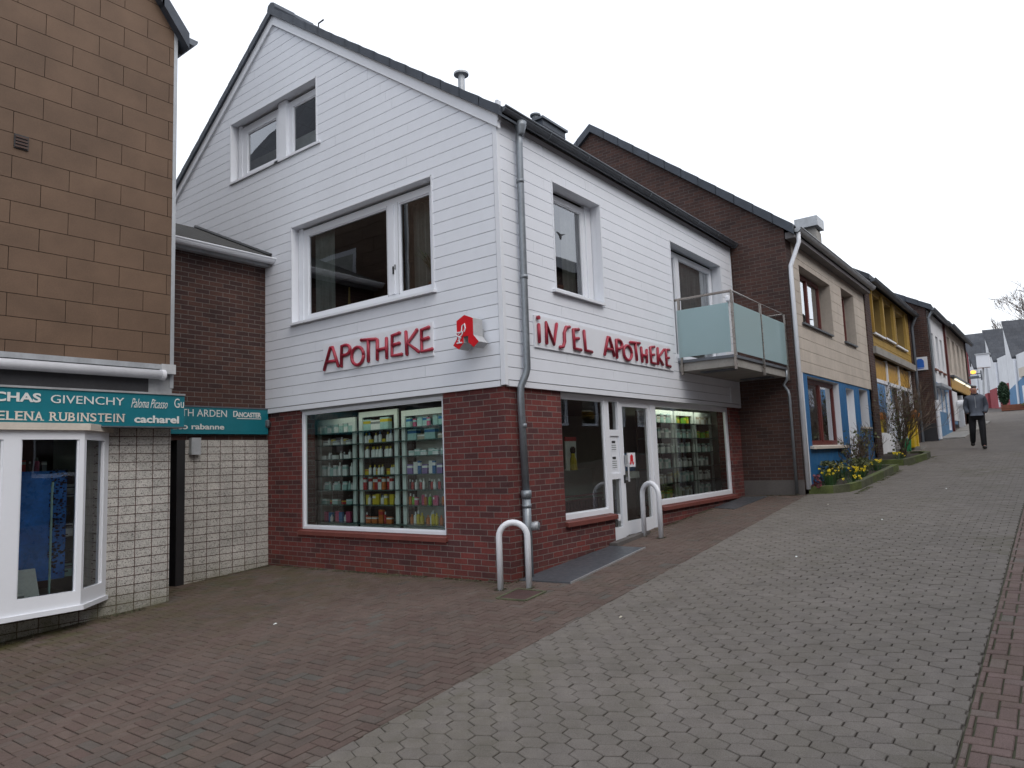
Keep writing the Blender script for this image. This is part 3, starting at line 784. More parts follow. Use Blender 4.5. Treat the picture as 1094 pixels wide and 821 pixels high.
def gothicA(F,u,z,w,h,d0,d1,m,side):
    pts=[(.47,1),(.80,.86),(.80,.36),(1,.14),(.80,.0),(.60,.17),(.60,.36),(.42,.36),(.42,.17),(.22,.0),(.0,.14),(.16,.33),(.16,.86)]
    mb=MB(); poly=[(u+a*w,z+b*h) for a,b in pts]
    def tri(idx):
        for t in idx:
            mb.face([F.P(*poly[i],d1) for i in t],m); mb.face([F.P(*poly[i],d0) for i in t][::-1],side)
    tri([(0,1,12),(1,2,11,12),(2,3,4,5,6),(11,2,6,7),(11,7,8,9,10)])
    for i in range(len(poly)):
        j=(i+1)%len(poly); mb.face([F.P(*poly[i],d0),F.P(*poly[j],d0),F.P(*poly[j],d1),F.P(*poly[i],d1)],side)
    return mb
gothicA(FS,2.98,1.24,.13,.155,-.03,-.026,'red_sign','red_sign').build('emblem',aps)
for zt,zz in ((1.60,(1.53,1.50,1.47)),(1.37,(1.30,1.27,1.24,1.21))):
    no=MB(); no.fbox(FS,2.52,2.67,zz[-1]-.02,zt+.02,-.070,-.067,'white_plastic'); no.fbox(FS,2.54,2.64,zt-.035,zt,-.067,-.065,'dark_panel')
    for z in zz: no.fbox(FS,2.53,2.66,z,z+.012,-.067,-.065,'p_grey')
    no.build('opening_hours_notice',ent)
# ---- shop interior
it=MB(); FLZ=.22
it.box(.28,XR-.22,.28,6.5,FLZ-.05,FLZ,'interior_floor'); it.box(.28,XR-.22,.28,6.5,2.32,2.36,'interior_brown'); it.box(.28,XR-.22,6.45,6.5,FLZ,2.32,'interior_brown')
it.box(XR-.25,XR-.21,.28,6.5,FLZ,2.32,'interior_wall')
it.box(1.35,1.40,1.0,4.35,FLZ,2.3,'interior_brown'); it.box(.28,1.4,4.32,4.36,FLZ,2.3,'interior_wall')
it.box(4.55,7.2,1.05,1.1,FLZ,2.3,'interior_wall')
it.build('shop_interior',ph)
for i,(a,b,y) in enumerate(((1.2,2.1,1.9),(2.15,3.2,1.9),(2.6,3.6,3.2),(4.6,6.6,.32),(.26,.34,2.5))):
    t=empty('ceiling_lamp',((a+b)/2,y,2.3),['lit fluorescent tube lamp seen in the left street shop window','lit fluorescent tube on the ceiling behind the side pane of the door','lit fluorescent tube deeper inside the shop above the counter','lit fluorescent tube above the shelves of the right street shop window','short lit tube above the racks of the gable shop window'][i],'lamp','fluorescent ceiling lamps inside the pharmacy')
    q=MB(); q.box(a,b,y-(.05 if i<4 else 1.0),y+(.05 if i<4 else 1.0),2.25,2.3,'white_plastic'); q.build('housing',t)
    q=MB(); q.tube([(a+.03,y,2.225),(b-.03,y,2.225)],.018,'tube_light',8); q.build('tube',t)
    al=bpy.data.lights.new('tube_glow','AREA'); al.shape='RECTANGLE'; al.size=(b-a if i<4 else .1); al.size_y=(.05 if i<4 else 2.2); al.energy=(4,3,4,3.5,1.6)[i]; al.color=(1,.95,.8); ao=bpy.data.objects.new('tube_glow',al); COL.objects.link(ao); ao.parent=t; ao.location=(0,0,-.11)
# ---- balcony
bl=empty('balcony',(6.15,-.5,2.8),None,None); bl.parent=ph; bl.location=(6.15,-.5,2.8); ORG[bl]=Vector((6.15,-.5,2.8))
X0,X1,YB=4.75,7.54,-1.02
q=MB(); q.box(X0+.02,X1-.02,YB+.03,-.05,2.76,2.90,'concrete'); q.box(X0-.01,X1+.01,YB,-.045,2.90,2.945,'zinc_dark')
q.box(X0+.3,X0+.5,YB+.15,-.3,2.735,2.757,'zinc_dark'); q.box(X1-.6,X1-.35,YB+.15,-.3,2.735,2.757,'zinc_dark'); q.build('slab',bl)
for (a,b) in (((X0,-.06),(X0,YB+.03)),): 
    q=MB(); q.box(X0-.03,X0-.018,YB+.04,-.08,2.99,3.80,'frosted_glass'); q.build('glass_panel',bl)
for a,b in ((X0+.06,6.10),(6.18,X1-.06)):
    q=MB(); q.box(a,b,YB-.02,YB-.008,2.99,3.80,'frosted_glass'); q.build('glass_panel',bl)
for x,y in ((X0,YB),(6.14,YB),(X1,YB),(X0,-.10)):
    q=MB(); q.box(x-.018,x+.018,y-.018-.012,y+.018-.012,2.70,3.98,'steel_rail'); q.build('post',bl)
q=MB(); q.tube([(X0,-.02,3.99),(X0,YB-.01,3.99),(X1,YB-.01,3.99),(X1,-.02,3.99)],.022,'steel_rail',8); q.build('handrail',bl)
q=MB(); q.tube([(7.5,YB+.02,2.9),(7.52,YB+.02,2.72),(7.53,-.93,2.62),(7.53,-1.0,2.5),(7.53,-1.02,2.4),(7.53,-1.02,.55)],.028,'zinc',10); q.build('drain_pipe',bl,smooth=True)
q=MB(); q.lathe((7.25,-.06,4.35),[(.05,0),(.07,.03),(.07,.1),(.03,.13)],'white_plastic',10); q.build('wall_lamp',ph)
q=MB(); q.box(7.05,7.55,-.06,-.03,2.32,2.62,'white_trim'); q.build('wall_cap',ph)
# curtains and things behind upstairs panes
def curtain(F,u0,u1,z0,z1,d,m,name,parent,wave=.03,n=28):
    mb=MB(); pts=[(u0+(u1-u0)*k/n, d+wave*math.sin(k*1.7)+wave*.4*math.sin(k*.9)) for k in range(n+1)]
    for (a,da),(b,db) in zip(pts,pts[1:]): mb.face([F.P(a,z0,da),F.P(b,z0,db),F.P(b,z1,db),F.P(a,z1,da)],m)
    return mb.build(name,parent,smooth=False)
curtain(FG,-3.80,-3.35,3.6,5.0,-.24,'curtain_grey','curtain',ph,.02,22); curtain(FG,-1.85,-1.55,3.6,5.0,-.45,'curtain_grey','curtain',ph)
curtain(FS,5.4,6.9,3.05,4.95,-.24,'curtain','curtain',ph,.025,44)
curtain(FS,1.8,2.18,3.6,4.95,-.30,'curtain_grey','curtain',ph,.02,14)
# attic blinds
q=MB(); q.fbox(FG,-5.5,-4.6,6.40,6.62,-.17,-.165,'curtain'); q.build('blind',ph); q=MB(); q.fbox(FG,-4.2,-3.5,6.35,6.62,-.17,-.165,'curtain'); q.build('blind',ph)
# ---- pharmacy signs
sg=empty('pharmacy_sign',(-.05,2.1,2.9),'white panel with red hand-drawn letters APOTHEKE on the gable','sign')
def panel(F,u0,u1,z0,z1,d0,d1,m,parent,name='panel'):
    q=MB(); q.fbox(F,u0,u1,z0,z1,d0,d1,m); return q.build(name,parent,bevel=.006)
panel(FG,-3.257,-1.071,2.72,3.15,.043,.065,'white_plastic',sg)
def strokes(F,letters,d,r,parent,m='red_letter'):
    for st in letters:
        q=MB()
        for path in st:
            if len(path)==1:
                u,z=path[0]; q.tube([F.P(u,z,d-.01),F.P(u,z,d+.02)],r*1.2,m,12)
            else:
                pp=[F.P(u,z,d) for u,z in path]
                q.tube(pp,r,m,10)
                for e in (pp[0],pp[-1]): q.lathe(e-Vector((0,0,r)),[(r*.4,0),(r*.85,r*.4),(r,r),(r*.85,r*1.6),(r*.4,2*r)],m,8)
        q.build('letter',parent,smooth=True)
def arc(cx,cz,rx,rz,a0,a1,n=9): return [(cx+rx*math.cos(math.radians(a0+(a1-a0)*k/n)),cz+rz*math.sin(math.radians(a0+(a1-a0)*k/n))) for k in range(n+1)]
L_=[ [[(-3.21,2.77),(-3.07,3.07),(-3.02,3.07),(-2.90,2.79)],[(-3.15,2.87),(-2.94,2.87)]],
 [[(-2.83,2.78),(-2.82,3.06)]+arc(-2.74,2.995,.10,.07,95,-95)+[(-2.82,2.92)]],
 [arc(-2.485,2.88,.125,.125,0,360,16)],
 [[(-2.40,3.09),(-2.11,3.065)],[(-2.26,3.07),(-2.265,2.785)]],
 [[(-2.08,3.05),(-2.085,2.79)],[(-1.90,3.045),(-1.90,2.79)],[(-2.08,2.91),(-1.90,2.92)]],
 [[(-1.65,3.085),(-1.79,3.07),(-1.80,2.80),(-1.62,2.80)],[(-1.79,2.94),(-1.66,2.95)]],
 [[(-1.53,3.08),(-1.52,2.79)],[(-1.33,3.08),(-1.50,2.93),(-1.31,2.80)]],
 [[(-1.12,3.085),(-1.25,3.07),(-1.25,2.79),(-1.07,2.80)],[(-1.25,2.94),(-1.13,2.95)]] ]
strokes(FG,L_,.085,.023,sg)
sg=empty('pharmacy_sign',(2.5,-.05,2.9),'long white panel with red hand-drawn letters iNSEL APOTHEKE on the street wall','sign')
panel(FS,.56,4.52,2.75,3.155,.043,.065,'white_plastic',sg)
L2=[ [[(.62,3.03),(.62,2.82)],[(.61,3.12)]],
 [[(.78,2.82),(.78,3.08),(.94,2.82),(1.02,3.09)]],
 [[(1.32,3.09),(1.24,3.08),(1.19,3.0),(1.19,2.88),(1.15,2.81),(1.08,2.80)]],
 [[(1.54,3.085),(1.41,3.07),(1.42,2.82),(1.58,2.81)],[(1.42,2.95),(1.53,2.96)]],
 [[(1.68,3.08),(1.70,2.82),(1.86,2.81)]],
 [[(2.21,2.81),(2.32,3.07),(2.37,3.07),(2.48,2.82)],[(2.25,2.90),(2.44,2.90)]],
 [[(2.56,2.80),(2.56,3.06)]+arc(2.63,3.0,.10,.065,95,-95)+[(2.57,2.93)]],
 [arc(2.89,2.90,.125,.11,0,360,16)],
 [[(2.99,3.07),(3.29,3.085)],[(3.15,3.07),(3.17,2.82)]],
 [[(3.33,3.02),(3.35,2.81)],[(3.51,3.0),(3.50,2.81)],[(3.34,2.91),(3.50,2.91)]],
 [[(3.78,3.08),(3.64,3.06),(3.65,2.82),(3.80,2.81)],[(3.65,2.94),(3.76,2.95)]],
 [[(3.90,3.07),(3.89,2.82)],[(4.13,3.07),(3.92,2.93),(4.06,2.82)]],
 [[(4.33,3.085),(4.20,3.08),(4.20,2.82),(4.34,2.81)],[(4.20,2.94),(4.30,2.95)]] ]
strokes(FS,L2,.085,.022,sg)
em=empty('pharmacy_emblem_sign',(-.15,.3,2.9),'small red illuminated letter A box with white chalice beside the corner','sign')
gothicA(FG,-.545,2.70,.40,.40,.10,.27,'red_sign','sign_side').build('sign_body',em)
q=MB(); q.fbox(FG,-.42,-.25,2.84,2.94,.04,.10,'zinc_light'); q.build('bracket',em)
q=MB(); # chalice with snake
q.tube([FG.P(u,z,.275) for u,z in [(-.50,2.90)]+arc(-.44,2.90,.055,.05,180,360,8)+[(-.385,2.90),(-.50,2.90)]],.008,'white_plastic',6)
q.tube([FG.P(-.44,2.85,.275),FG.P(-.44,2.78,.275)],.009,'white_plastic',6); q.tube([FG.P(-.48,2.775,.275),FG.P(-.40,2.775,.275)],.009,'white_plastic',6)
q.tube([FG.P(u,z,.277) for u,z in [(-.46,2.80),(-.41,2.83),(-.47,2.86),(-.40,2.91),(-.39,2.97),(-.35,2.99),(-.34,2.94),(-.36,2.90)]],.009,'white_plastic',6); q.build('chalice_emblem',em)
# ------------------------------------------------------------------ display racks & products
def rack(F,u0,u1,z0,z1,d,dep,shelves,label,back='interior_brown',sm='rack_white'):
    e=empty('display_rack',F.P((u0+u1)/2,z0,d),label,'shelf','glass shelf racks in the pharmacy windows')
    q=MB()
    for a,b in ((u0,u0+.07),(u1-.07,u1)): q.fbox(F,a,b,z0,z1,d-.03,d,sm)
    q.fbox(F,u0+.07,u1-.07,z1-.08,z1,d-.03,d,sm); q.fbox(F,u0+.07,u1-.07,z0,z0+.05,d-.03,d,sm); q.build('frame',e)
    q=MB(); q.fbox(F,u0,u1,z0,z1,d-dep-.02,d-dep,back); q.build('back_panel',e)
    for s in shelves:
        q=MB(); q.fbox(F,u0-.01,u1+.01,s-.012,s,d-dep,d+.12,'shelf_glass'); q.build('shelf',e)
    return e
shz=[.56,.82,1.03,1.24,1.49,1.70,1.88]
DR=-.46
rack(FG,-4.10,-3.20,.50,2.10,DR,.28,shz,'left white rack with pale bottles in the gable shop window')
rack(FG,-3.12,-2.30,.50,2.16,DR,.28,shz,'middle white rack with yellow and red packages in the gable shop window','interior_brown')
rack(FG,-2.22,-1.30,.50,2.12,DR,.28,shz,'right white rack with pink and green bottles in the gable shop window','interior_wall')
BOT={}
def bottle(body,cap):
    k=('b',body,cap)
    if k not in BOT:
        q=MB(); q.lathe((0,0,0),[(.8,0),(1,.04),(1,.62),(.85,.70),(.42,.76),(.42,.98),(.3,1.0)],[body,body,body,body,cap,cap],10)
        o=q.build('medicine_bottle'); BOT[k]=o.data; bpy.data.objects.remove(o)
    return BOT[k]
def pbox(body,band):
    k=('x',body,band)
    if k not in BOT:
        q=MB(); q.box(-1,1,-.5,.5,0,.62,body); q.box(-1,1,-.5,.5,.621,.86,band); q.box(-1,1,-.5,.5,.861,1,body)
        o=q.build('medicine_box'); BOT[k]=o.data; bpy.data.objects.remove(o)
    return BOT[k]
ROWS=['bottom','sixth','fifth','fourth','third','second','top']
CN={'p_white':'white','p_mint':'mint green','p_yellow':'yellow','p_orange':'orange','p_pink':'pink','p_red':'red','p_green':'bright green','p_blue':'blue','p_violet':'violet','p_dark':'dark','p_cream':'cream','p_grey':'grey'}
def put(F,kind,u,z,d,w,h,a,b,where):
    me=bottle(a,b) if kind=='b' else pbox(a,b)
    o=bpy.data.objects.new(me.name.split('.')[0],me); COL.objects.link(o)
    o.location=F.P(u,z+.001,d); o.scale=(w/2,w/2 if kind=='b' else w*.45,h)
    o.rotation_euler=(0,0,math.atan2(F.a.y,F.a.x)+U(-.12,.12))
    nm='bottle' if kind=='b' else 'box'; x=CN[a]+(' '+nm if a==b else ' '+nm+' with '+CN[b]+(' cap' if kind=='b' else ' band'))
    tag(o,x+' on '+where,nm,'%s on %s'%(x,where)); ORG[o]=Vector(o.location)
    return o
def row(F,u0,u1,z,d,items,where,hmax):
    u=u0; k=0
    while True:
        kind,a,b,w,h=items[k%len(items)]; k+=1
        if u+w>u1: break
        hh=min(h*U(.93,1.05),hmax); put(F,kind,u+w/2,z,d+U(-.03,.03),w*.92,hh,a,b,where); u+=w+U(.004,.02)
W_,M_,Y_,O_,P_,Rd,G_,B_,V_,Dk,Cr,Gy=['p_'+x for x in 'white mint yellow orange pink red green blue violet dark cream grey'.split()]
rackA=[[('x',P_,P_,.10,.14),('x',B_,B_,.09,.13),('b',W_,W_,.05,.1)],[('x',M_,W_,.14,.07),('x',Rd,Y_,.12,.05)],[('b',W_,W_,.045,.10),('x',M_,W_,.09,.12),('b',M_,W_,.05,.13)],[('x',W_,M_,.09,.16),('b',W_,W_,.065,.2),('x',M_,M_,.07,.13)],[('x',W_,W_,.12,.06),('b',W_,Gy,.05,.13),('b',Gy,W_,.05,.1)],[('x',W_,Gy,.12,.07),('b',W_,W_,.05,.12),('x',Cr,Y_,.08,.10)],[('x',M_,W_,.10,.17),('x',W_,M_,.09,.15)]]
rackB=[[('b',Rd,W_,.045,.15),('x',O_,W_,.11,.09),('x',O_,W_,.11,.09),('x',O_,Rd,.10,.18)],[('x',Y_,Y_,.08,.14),('b',W_,Gy,.06,.13),('x',Y_,W_,.07,.14)],[('x',Rd,W_,.065,.18),('x',W_,Rd,.07,.18),('x',O_,W_,.07,.18)],[('x',Y_,O_,.08,.08),('b',W_,Y_,.055,.14),('b',W_,Y_,.055,.14)],[('b',W_,Y_,.06,.16),('b',W_,Y_,.06,.16)],[('b',W_,Y_,.06,.15),('b',W_,B_,.06,.16),('x',Y_,Y_,.08,.05)],[('x',M_,Y_,.18,.17),('x',W_,Gy,.2,.15)]]
rackC=[[('b',O_,O_,.06,.13),('b',W_,W_,.06,.17),('b',Y_,W_,.065,.18),('b',Y_,Y_,.06,.15)],[('b',O_,W_,.055,.15),('b',G_,W_,.055,.15),('x',P_,W_,.07,.11),('x',P_,P_,.07,.13)],[('b',Dk,W_,.045,.14),('b',Rd,W_,.045,.13),('b',W_,W_,.05,.14)],[('x',V_,W_,.10,.13),('x',W_,W_,.09,.17),('x',B_,W_,.06,.17)],[('x',W_,M_,.12,.07),('x',M_,W_,.12,.09)],[('x',M_,B_,.2,.15),('x',Cr,W_,.15,.08)],[('x',M_,B_,.1,.14),('x',P_,M_,.06,.12),('x',M_,M_,.1,.14)]]
for nm,rk,u0,u1 in (('left rack',rackA,-4.02,-3.27),('middle rack',rackB,-3.05,-2.37),('right rack',rackC,-2.14,-1.36)):
    for i,z in enumerate(shz):
        row(FG,u0,u1,z,DR-.04,rk[i],'%s shelf of %s in gable window'%(ROWS[i],nm),.2)
sh2=[.62,.88,1.14,1.40,1.66,1.92]
for k,(a,b) in enumerate(((4.55,5.40),(5.46,6.28),(6.34,7.15))):
    rack(FS,a,b,.5,2.15,-.42,.28,sh2,['left','middle','right'][k]+' rack behind the right street shop window','interior_brown')
    for i,z in enumerate(sh2):
        its=[[('x',G_,Y_,.12,.12),('x',Y_,G_,.1,.14),('x',G_,G_,.1,.1)],[('x',W_,Cr,.12,.17),('x',Cr,W_,.1,.15)],[('x',M_,W_,.1,.16),('x',W_,M_,.12,.18)],[('x',W_,Gy,.13,.16),('b',W_,W_,.08,.18)],[('x',Gy,W_,.12,.15),('x',W_,M_,.13,.18)],[('x',M_,Gy,.13,.16),('x',W_,Cr,.1,.12)]][(i+k)%6 if k else i]
        row(FS,a+.08,b-.08,z,-.46,its,'%s shelf of %s rack behind street window'%(['bottom','fifth','fourth','third','second','top'][i],['left','middle','right'][k]),.2)
# counter, stand-up picture, ornament fence behind left street window
cn=MB(); cn.box(2.6,5.3,2.1,2.5,FLZ,1.12,'rack_white'); cn.box(2.55,5.35,2.05,2.55,1.12,1.16,'rack_white')
tag(cn.build('shop_counter',loc=(3.9,2.3,FLZ)),'pale shop counter behind the left street window','counter')
pc=empty('display_poster',(2.28,.6,1.2),'white cardboard poster with a yellow dress figure in the left street window','poster')
q=MB(); q.box(2.14,2.42,.60,.615,1.20,1.62,'p_white'); q.build('board',pc)
q=MB(); q.lathe((2.28,.57,1.2),[(.06,0),(.05,.14),(.03,.2),(.03,.24)],'p_yellow',8); q.lathe((2.28,.57,1.43),[(.02,0),(.04,.03),(.04,.08),(.02,.11)],'hair_brown',8); q.build('figure',pc)
q=MB(); q.box(2.13,2.43,.595,.61,1.62,1.68,'p_red'); q.build('header',pc)
of=MB()
for k in range(13):
    x=1.44+k*.08; pts=[FS.P(x+.035*math.cos(a),.74+.07*math.sin(a),-.22) for a in [2*math.pi*j/10 for j in range(11)]]
    of.tube(pts,.009,'plum',5)
for z in (.66,.80,.86): of.fbox(FS,1.40,2.46,z-.012,z+.012,-.235,-.205,'plum')
of.fbox(FS,1.40,2.46,.62,.80,-.245,-.238,'plum')
tag(of.build('decorative_screen',loc=(1.75,.22,.62)),'dark plum scrollwork screen at the foot of the left street window','screen')
# blue display inside the door
q=MB(); q.hexa([Vector(p) for p in ((3.9,.75,1.12),(4.5,.75,1.12),(4.5,.77,1.12),(3.9,.77,1.12),(4.02,.75,1.42),(4.5,.75,1.42),(4.5,.77,1.42),(4.02,.77,1.42))],'p_blue'); q.box(3.8,4.5,.68,.82,1.0,1.11,'p_white'); q.box(3.95,4.4,.7,.8,FLZ,1.0,'interior_brown')
tag(q.build('display_stand',loc=(4.1,.75,FLZ)),'blue and white display stand behind the glass door','display')

# pot plants upstairs
def potplant(x,y,z,label,h=.3,leafm='leaf',flower=None,n=46):
    e=empty('potted_plant',(x,y,z),label,'plant')
    q=MB(); q.lathe((x,y,z),[(.07,0),(.095,.14),(.105,.14),(.105,.17),(.085,.17)],'terracotta',14); q.build('pot',e)
    q=MB()
    for k in range(n):
        a=U(0,6.28); l=U(.5,1)*h; b=Vector((x,y,z+.16)); t=b+Vector((math.cos(a)*l*U(.2,.7),math.sin(a)*l*U(.2,.7),l)); m=(b+t)/2+Vector((0,0,l*.15)); s=Vector((-math.sin(a),math.cos(a),0))*.018
        q.face([b-s*.4,b+s*.4,m+s,m-s],leafm); q.face([m-s,m+s,t],leafm)
    q.build('foliage',e)
    if flower:
        q=MB()
        for k in range(7):
            c=Vector((x+U(-.1,.1),y+U(-.1,.1),z+.2+U(.0,h*.8))); q.lathe(c,[(.01,0),(.03,.02),(.02,.04)],flower,6)
        q.build('flowers',e)
    return e
potplant(1.35,.30,3.60,'green leafy plant in a terracotta pot behind the single street window upstairs',.36)
potplant(1.66,.32,3.60,'small drooping plant in a terracotta pot beside the larger one upstairs',.2,'leaf_olive')
potplant(.30,1.33,3.60,'yellow green plant with a red flower in the narrow sash of the gable window',.5,'leaf_olive','p_red',60)
q=MB(); q.lathe((.3,3.1,3.6),[(.05,0),(.09,.03),(.09,.07),(.03,.1),(.015,.3),(.012,.42)],'gold',12); tag(q.build('table_lamp',loc=(.3,3.1,3.6)),'small brass ornament with a thin stem in the wide gable pane','ornament')
# ------------------------------------------------------------------ ANNEX (dark brick wing)
ax=empty('annex_building',(-.8,4.73,-.15),'dark brick annex with pale block ground floor between brown house and pharmacy','building')
FA=FYp(4.73)
q=MB(); wallface(q,FA,-2.6,-.001,1.83,4.58,[],'brick_dark',.2); q.build('brick_wall',ax)
q=MB(); wallface(q,FA,-2.6,-.001,-.6,1.83,[(-1.72,-1.42,-.3,1.83)],'block_wall',.25,d=.012,reveal='dark_panel'); q.build('block_wall',ax)
q=MB(); q.fbox(FA,-2.4,-1.42,-.3,1.83,-.3,-.22,'dark_door'); q.fbox(FA,-1.45,-1.33,-.3,1.83,-.2,.014,'dark_door'); dd=q.build('door',ax)
q=MB(); q.tube([FA.P(-1.60,.86,-.2),FA.P(-1.60,.86,-.14),FA.P(-1.52,.86,-.14)],.012,'alu',8); q.fbox(FA,-1.62,-1.56,.9,.98,-.21,-.2,'red_letter'); q.build('handle',dd)
q=MB(); q.hexa([Vector(p) for p in ((-3,4.55,4.66),(-.025,4.55,4.66),(-.025,6.85,5.66),(-3,6.85,5.66),(-3,4.55,4.72),(-.025,4.55,4.72),(-.025,6.85,5.72),(-3,6.85,5.72))],'asphalt_felt'); q.box(-3,-.03,6.85,8.9,5.4,5.70,'asphalt_felt'); q.box(-2.6,-.03,4.94,8.9,4.3,4.6,'asphalt_felt'); q.box(-2.6,-.03,6.8,8.9,4.6,5.5,'brick_dark')
rr=q.build('roof',ax)
q=MB(); gutter(q,-2.5,-.0,4.52,4.66,.075,'white_trim'); q.fbox(FA,-2.5,-.002,4.56,4.66,.02,.12,'zinc_light'); q.build('gutter',ax)
q=MB(); q.tube([(-.06,4.55,4.74),(-.06,6.85,5.74)],.03,'black',6); q.build('roof_edge',rr)
mt=MB(); mt.fbox(FA,-1.28,-1.14,1.62,1.86,.02,.09,'zinc_light'); tag(mt.build('meter_box',loc=FA.P(-1.2,1.6,.02),bevel=.008),'small grey metal box on the pale block wall under the teal sign','box')
cmw=MB(); cmw.lathe((-.05,4.66,2.02),[(.03,0),(.04,.02),(.04,.1),(.02,.12)],'zinc_dark',8); tag(cmw.build('outdoor_lamp',loc=(-.05,4.66,2.02)),'small dark fitting at the right end of the far teal sign','fitting')
s2=empty('shop_sign',(-1,4.68,2.1),'teal board on the annex reading ARDEN, LANCASTER and paco rabanne, partly hidden','sign')
panel(FA,-1.93,-.04,1.915,2.30,.03,.07,'teal',s2,'board'); q=MB(); q.fbox(FA,-1.93,-.035,2.30,2.318,.02,.08,'zinc_dark'); q.build('top_rail',s2)
text('ELIZABETH ARDEN',FA,-1.93,-.735,2.165,2.265,.071,'lettering','lettering',s2,0,0,.004)
text('LANCASTER',FA,-.63,-.165,2.17,2.245,.071,'lettering','lettering',s2,.03,0,.004); q=MB(); q.fbox(FA,-.57,-.165,2.145,2.157,.071,.075,'lettering'); q.fbox(FA,-.63,-.57,2.245,2.26,.071,.075,'lettering'); q.build('underline',s2)
text('paco rabanne',FA,-1.62,-.775,1.955,2.06,.071,'lettering','lettering',s2,.02,0,.004)
# ------------------------------------------------------------------ BROWN TILED HOUSE
bh=empty('tiled_house',(-4,3.85,-.2),'brown tile clad house with bay shop window at the left edge','building')
YB_=3.85; FB=FYp(YB_); XE=-1.98
EB=7.22; SB=1.3
q=MB(); wallface(q,FB,-9.9,XE,2.75,14,[],'tile_gap',.2,lines=[(SB,1,EB+SB*XE+.0),(-SB,1,EB+SB*XE+SB*8)]); 
q.box(XE-.2,XE,YB_+.01,12,2.75,EB,'brown_tile'); q.box(-9.9,-9.7,YB_+.2,12,-.6,EB,'brown_tile'); q.box(-9.9,XE,11.8,12,-.6,EB,'brown_tile'); q.box(-9.7,XE-.2,YB_+.2,11.8,2.7,2.8,'tile_gap'); q.build('wall',bh,attrs=True)
q=MB(); boards(q,FB,-9.9,XE-.005,2.745-.13,13,.2585,.007,.0,.014,[(-12,5,2,2.745)],'brown_tile','tile_gap',lines=[(SB,1,EB+SB*XE),(-SB,1,EB+SB*XE+SB*8)],stag=.58)
q.build('tile_cladding',bh,attrs=True)
FBS=Fr((XE,0),(0,1),(1,0))
q=MB(); boards(q,FBS,YB_,12,2.75,EB,.2585,.007,.0,.014,[(5.2,6.4,4.3,5.5)],'brown_tile','tile_gap',stag=.58); q.build('side_cladding',bh,attrs=True)
q=MB(); q.fbox(FBS,5.2,6.4,4.3,5.5,-.0,.012,'white_plastic'); q.fbox(FBS,5.3,6.3,4.4,5.4,.012,.016,'curtain_grey'); q.build('window',bh)
q=MB(); q.fbox(FB,XE-.03,XE+.018,2.45,EB+.03,-.03,.018,'zinc_light'); q.build('corner_strip',bh)
q=MB()
XRg=XE-4
for s in (0,1):
    xa=XE+.12 if s==0 else 2*XRg-(XE+.12)
    zr=EB+SB*4
    ze=EB-SB*.12
    q.hexa([Vector(p) for p in ((xa,YB_-.10,ze),(XRg,YB_-.10,zr),(XRg,12.1,zr),(xa,12.1,ze),(xa,YB_-.10,ze+.15),(XRg,YB_-.10,zr+.15),(XRg,12.1,zr+.15),(xa,12.1,ze+.15))],'roof_slate')
brf=q.build('roof',bh)
q=MB()
for k in range(12):
    t0,t1=k/12,(k+1.08)/12; x0_=XE+.12-4.12*t0; x1_=XE+.12-4.12*t1
    z0_=EB-SB*.12+SB*4.12*t0; z1_=EB-SB*.12+SB*4.12*t1
    q.hexa([Vector(p) for p in ((x0_,YB_-.13,z0_-.02),(x1_,YB_-.13,z1_-.02),(x1_,YB_+.1,z1_-.02),(x0_,YB_+.1,z0_-.02),(x0_,YB_-.13,z0_+.2),(x1_,YB_-.13,z1_+.17),(x1_,YB_+.1,z1_+.17),(x0_,YB_+.1,z0_+.2))],'slate_edge')
q.build('verge_tiles',brf)
q=MB()
pr=[(-.09*math.cos(a),-.09*math.sin(a)) for a in [math.pi*k/6 for k in range(7)]]
for (a,b),(c,d) in zip(pr,pr[1:]): q.face([(XE+.17+a,YB_-.1,7.22+b),(XE+.17+a,12,7.22+b),(XE+.17+c,12,7.22+d),(XE+.17+c,YB_-.1,7.22+d)],'zinc_dark')
q.face([(XE+.17+a,YB_-.1,7.22+b) for a,b in pr],'zinc_dark'); q.build('gutter',bh)
q=MB(); q.fbox(FB,-3.80,-3.66,5.04,5.20,.014,.03,'dark_panel'); 
for k in range(4): q.fbox(FB,-3.79,-3.67,5.05+k*.037,5.07+k*.037,.03,.042,'interior_brown')
q.build('vent_grille',bh)
q=MB(); q.fbox(FB,-9.9,XE+.0,2.68,2.742,-.1,.035,'zinc_light'); q.fbox(FB,XE-.17,XE+.005,2.62,2.74,.03,.10,'sign_side'); q.build('base_profile',bh)
q=MB(); q.fbox(FB,-9.9,XE+.0,2.33,2.68,-.2,.012,'grey_panel'); q.fbox(FB,-9.9,XE-.3,2.33,2.66,.012,.022,'dark_panel'); q.build('fascia',bh)
aw=MB(); aw.tube([FB.P(-9,2.60,.10),FB.P(-2.17,2.60,.10)],.058,'awning_white',16); awo=aw.build('awning_roll',bh,smooth=True)
aw=MB(); aw.tube([FB.P(-2.17,2.60,.10),FB.P(-2.12,2.60,.10)],.066,'awning_white',16); aw.tube([FB.P(-2.14,2.60,.02),FB.P(-2.14,2.60,.12)],.03,'zinc_light',8); aw.build('end_cap',awo)
q=MB(); q.fbox(FB,-9.9,-2.76,-.7,.0,-.25,.0,'block_wall'); q.fbox(FB,-2.76,XE,-.7,2.33,-.25,.0,'block_wall'); q.fbox(FB,-9.9,-2.76,1.9,2.33,-.25,.0,'block_wall'); q.box(XE-.25,XE-.0,YB_+.25,12,-.6,2.75,'block_wall'); q.build('block_wall',bh)
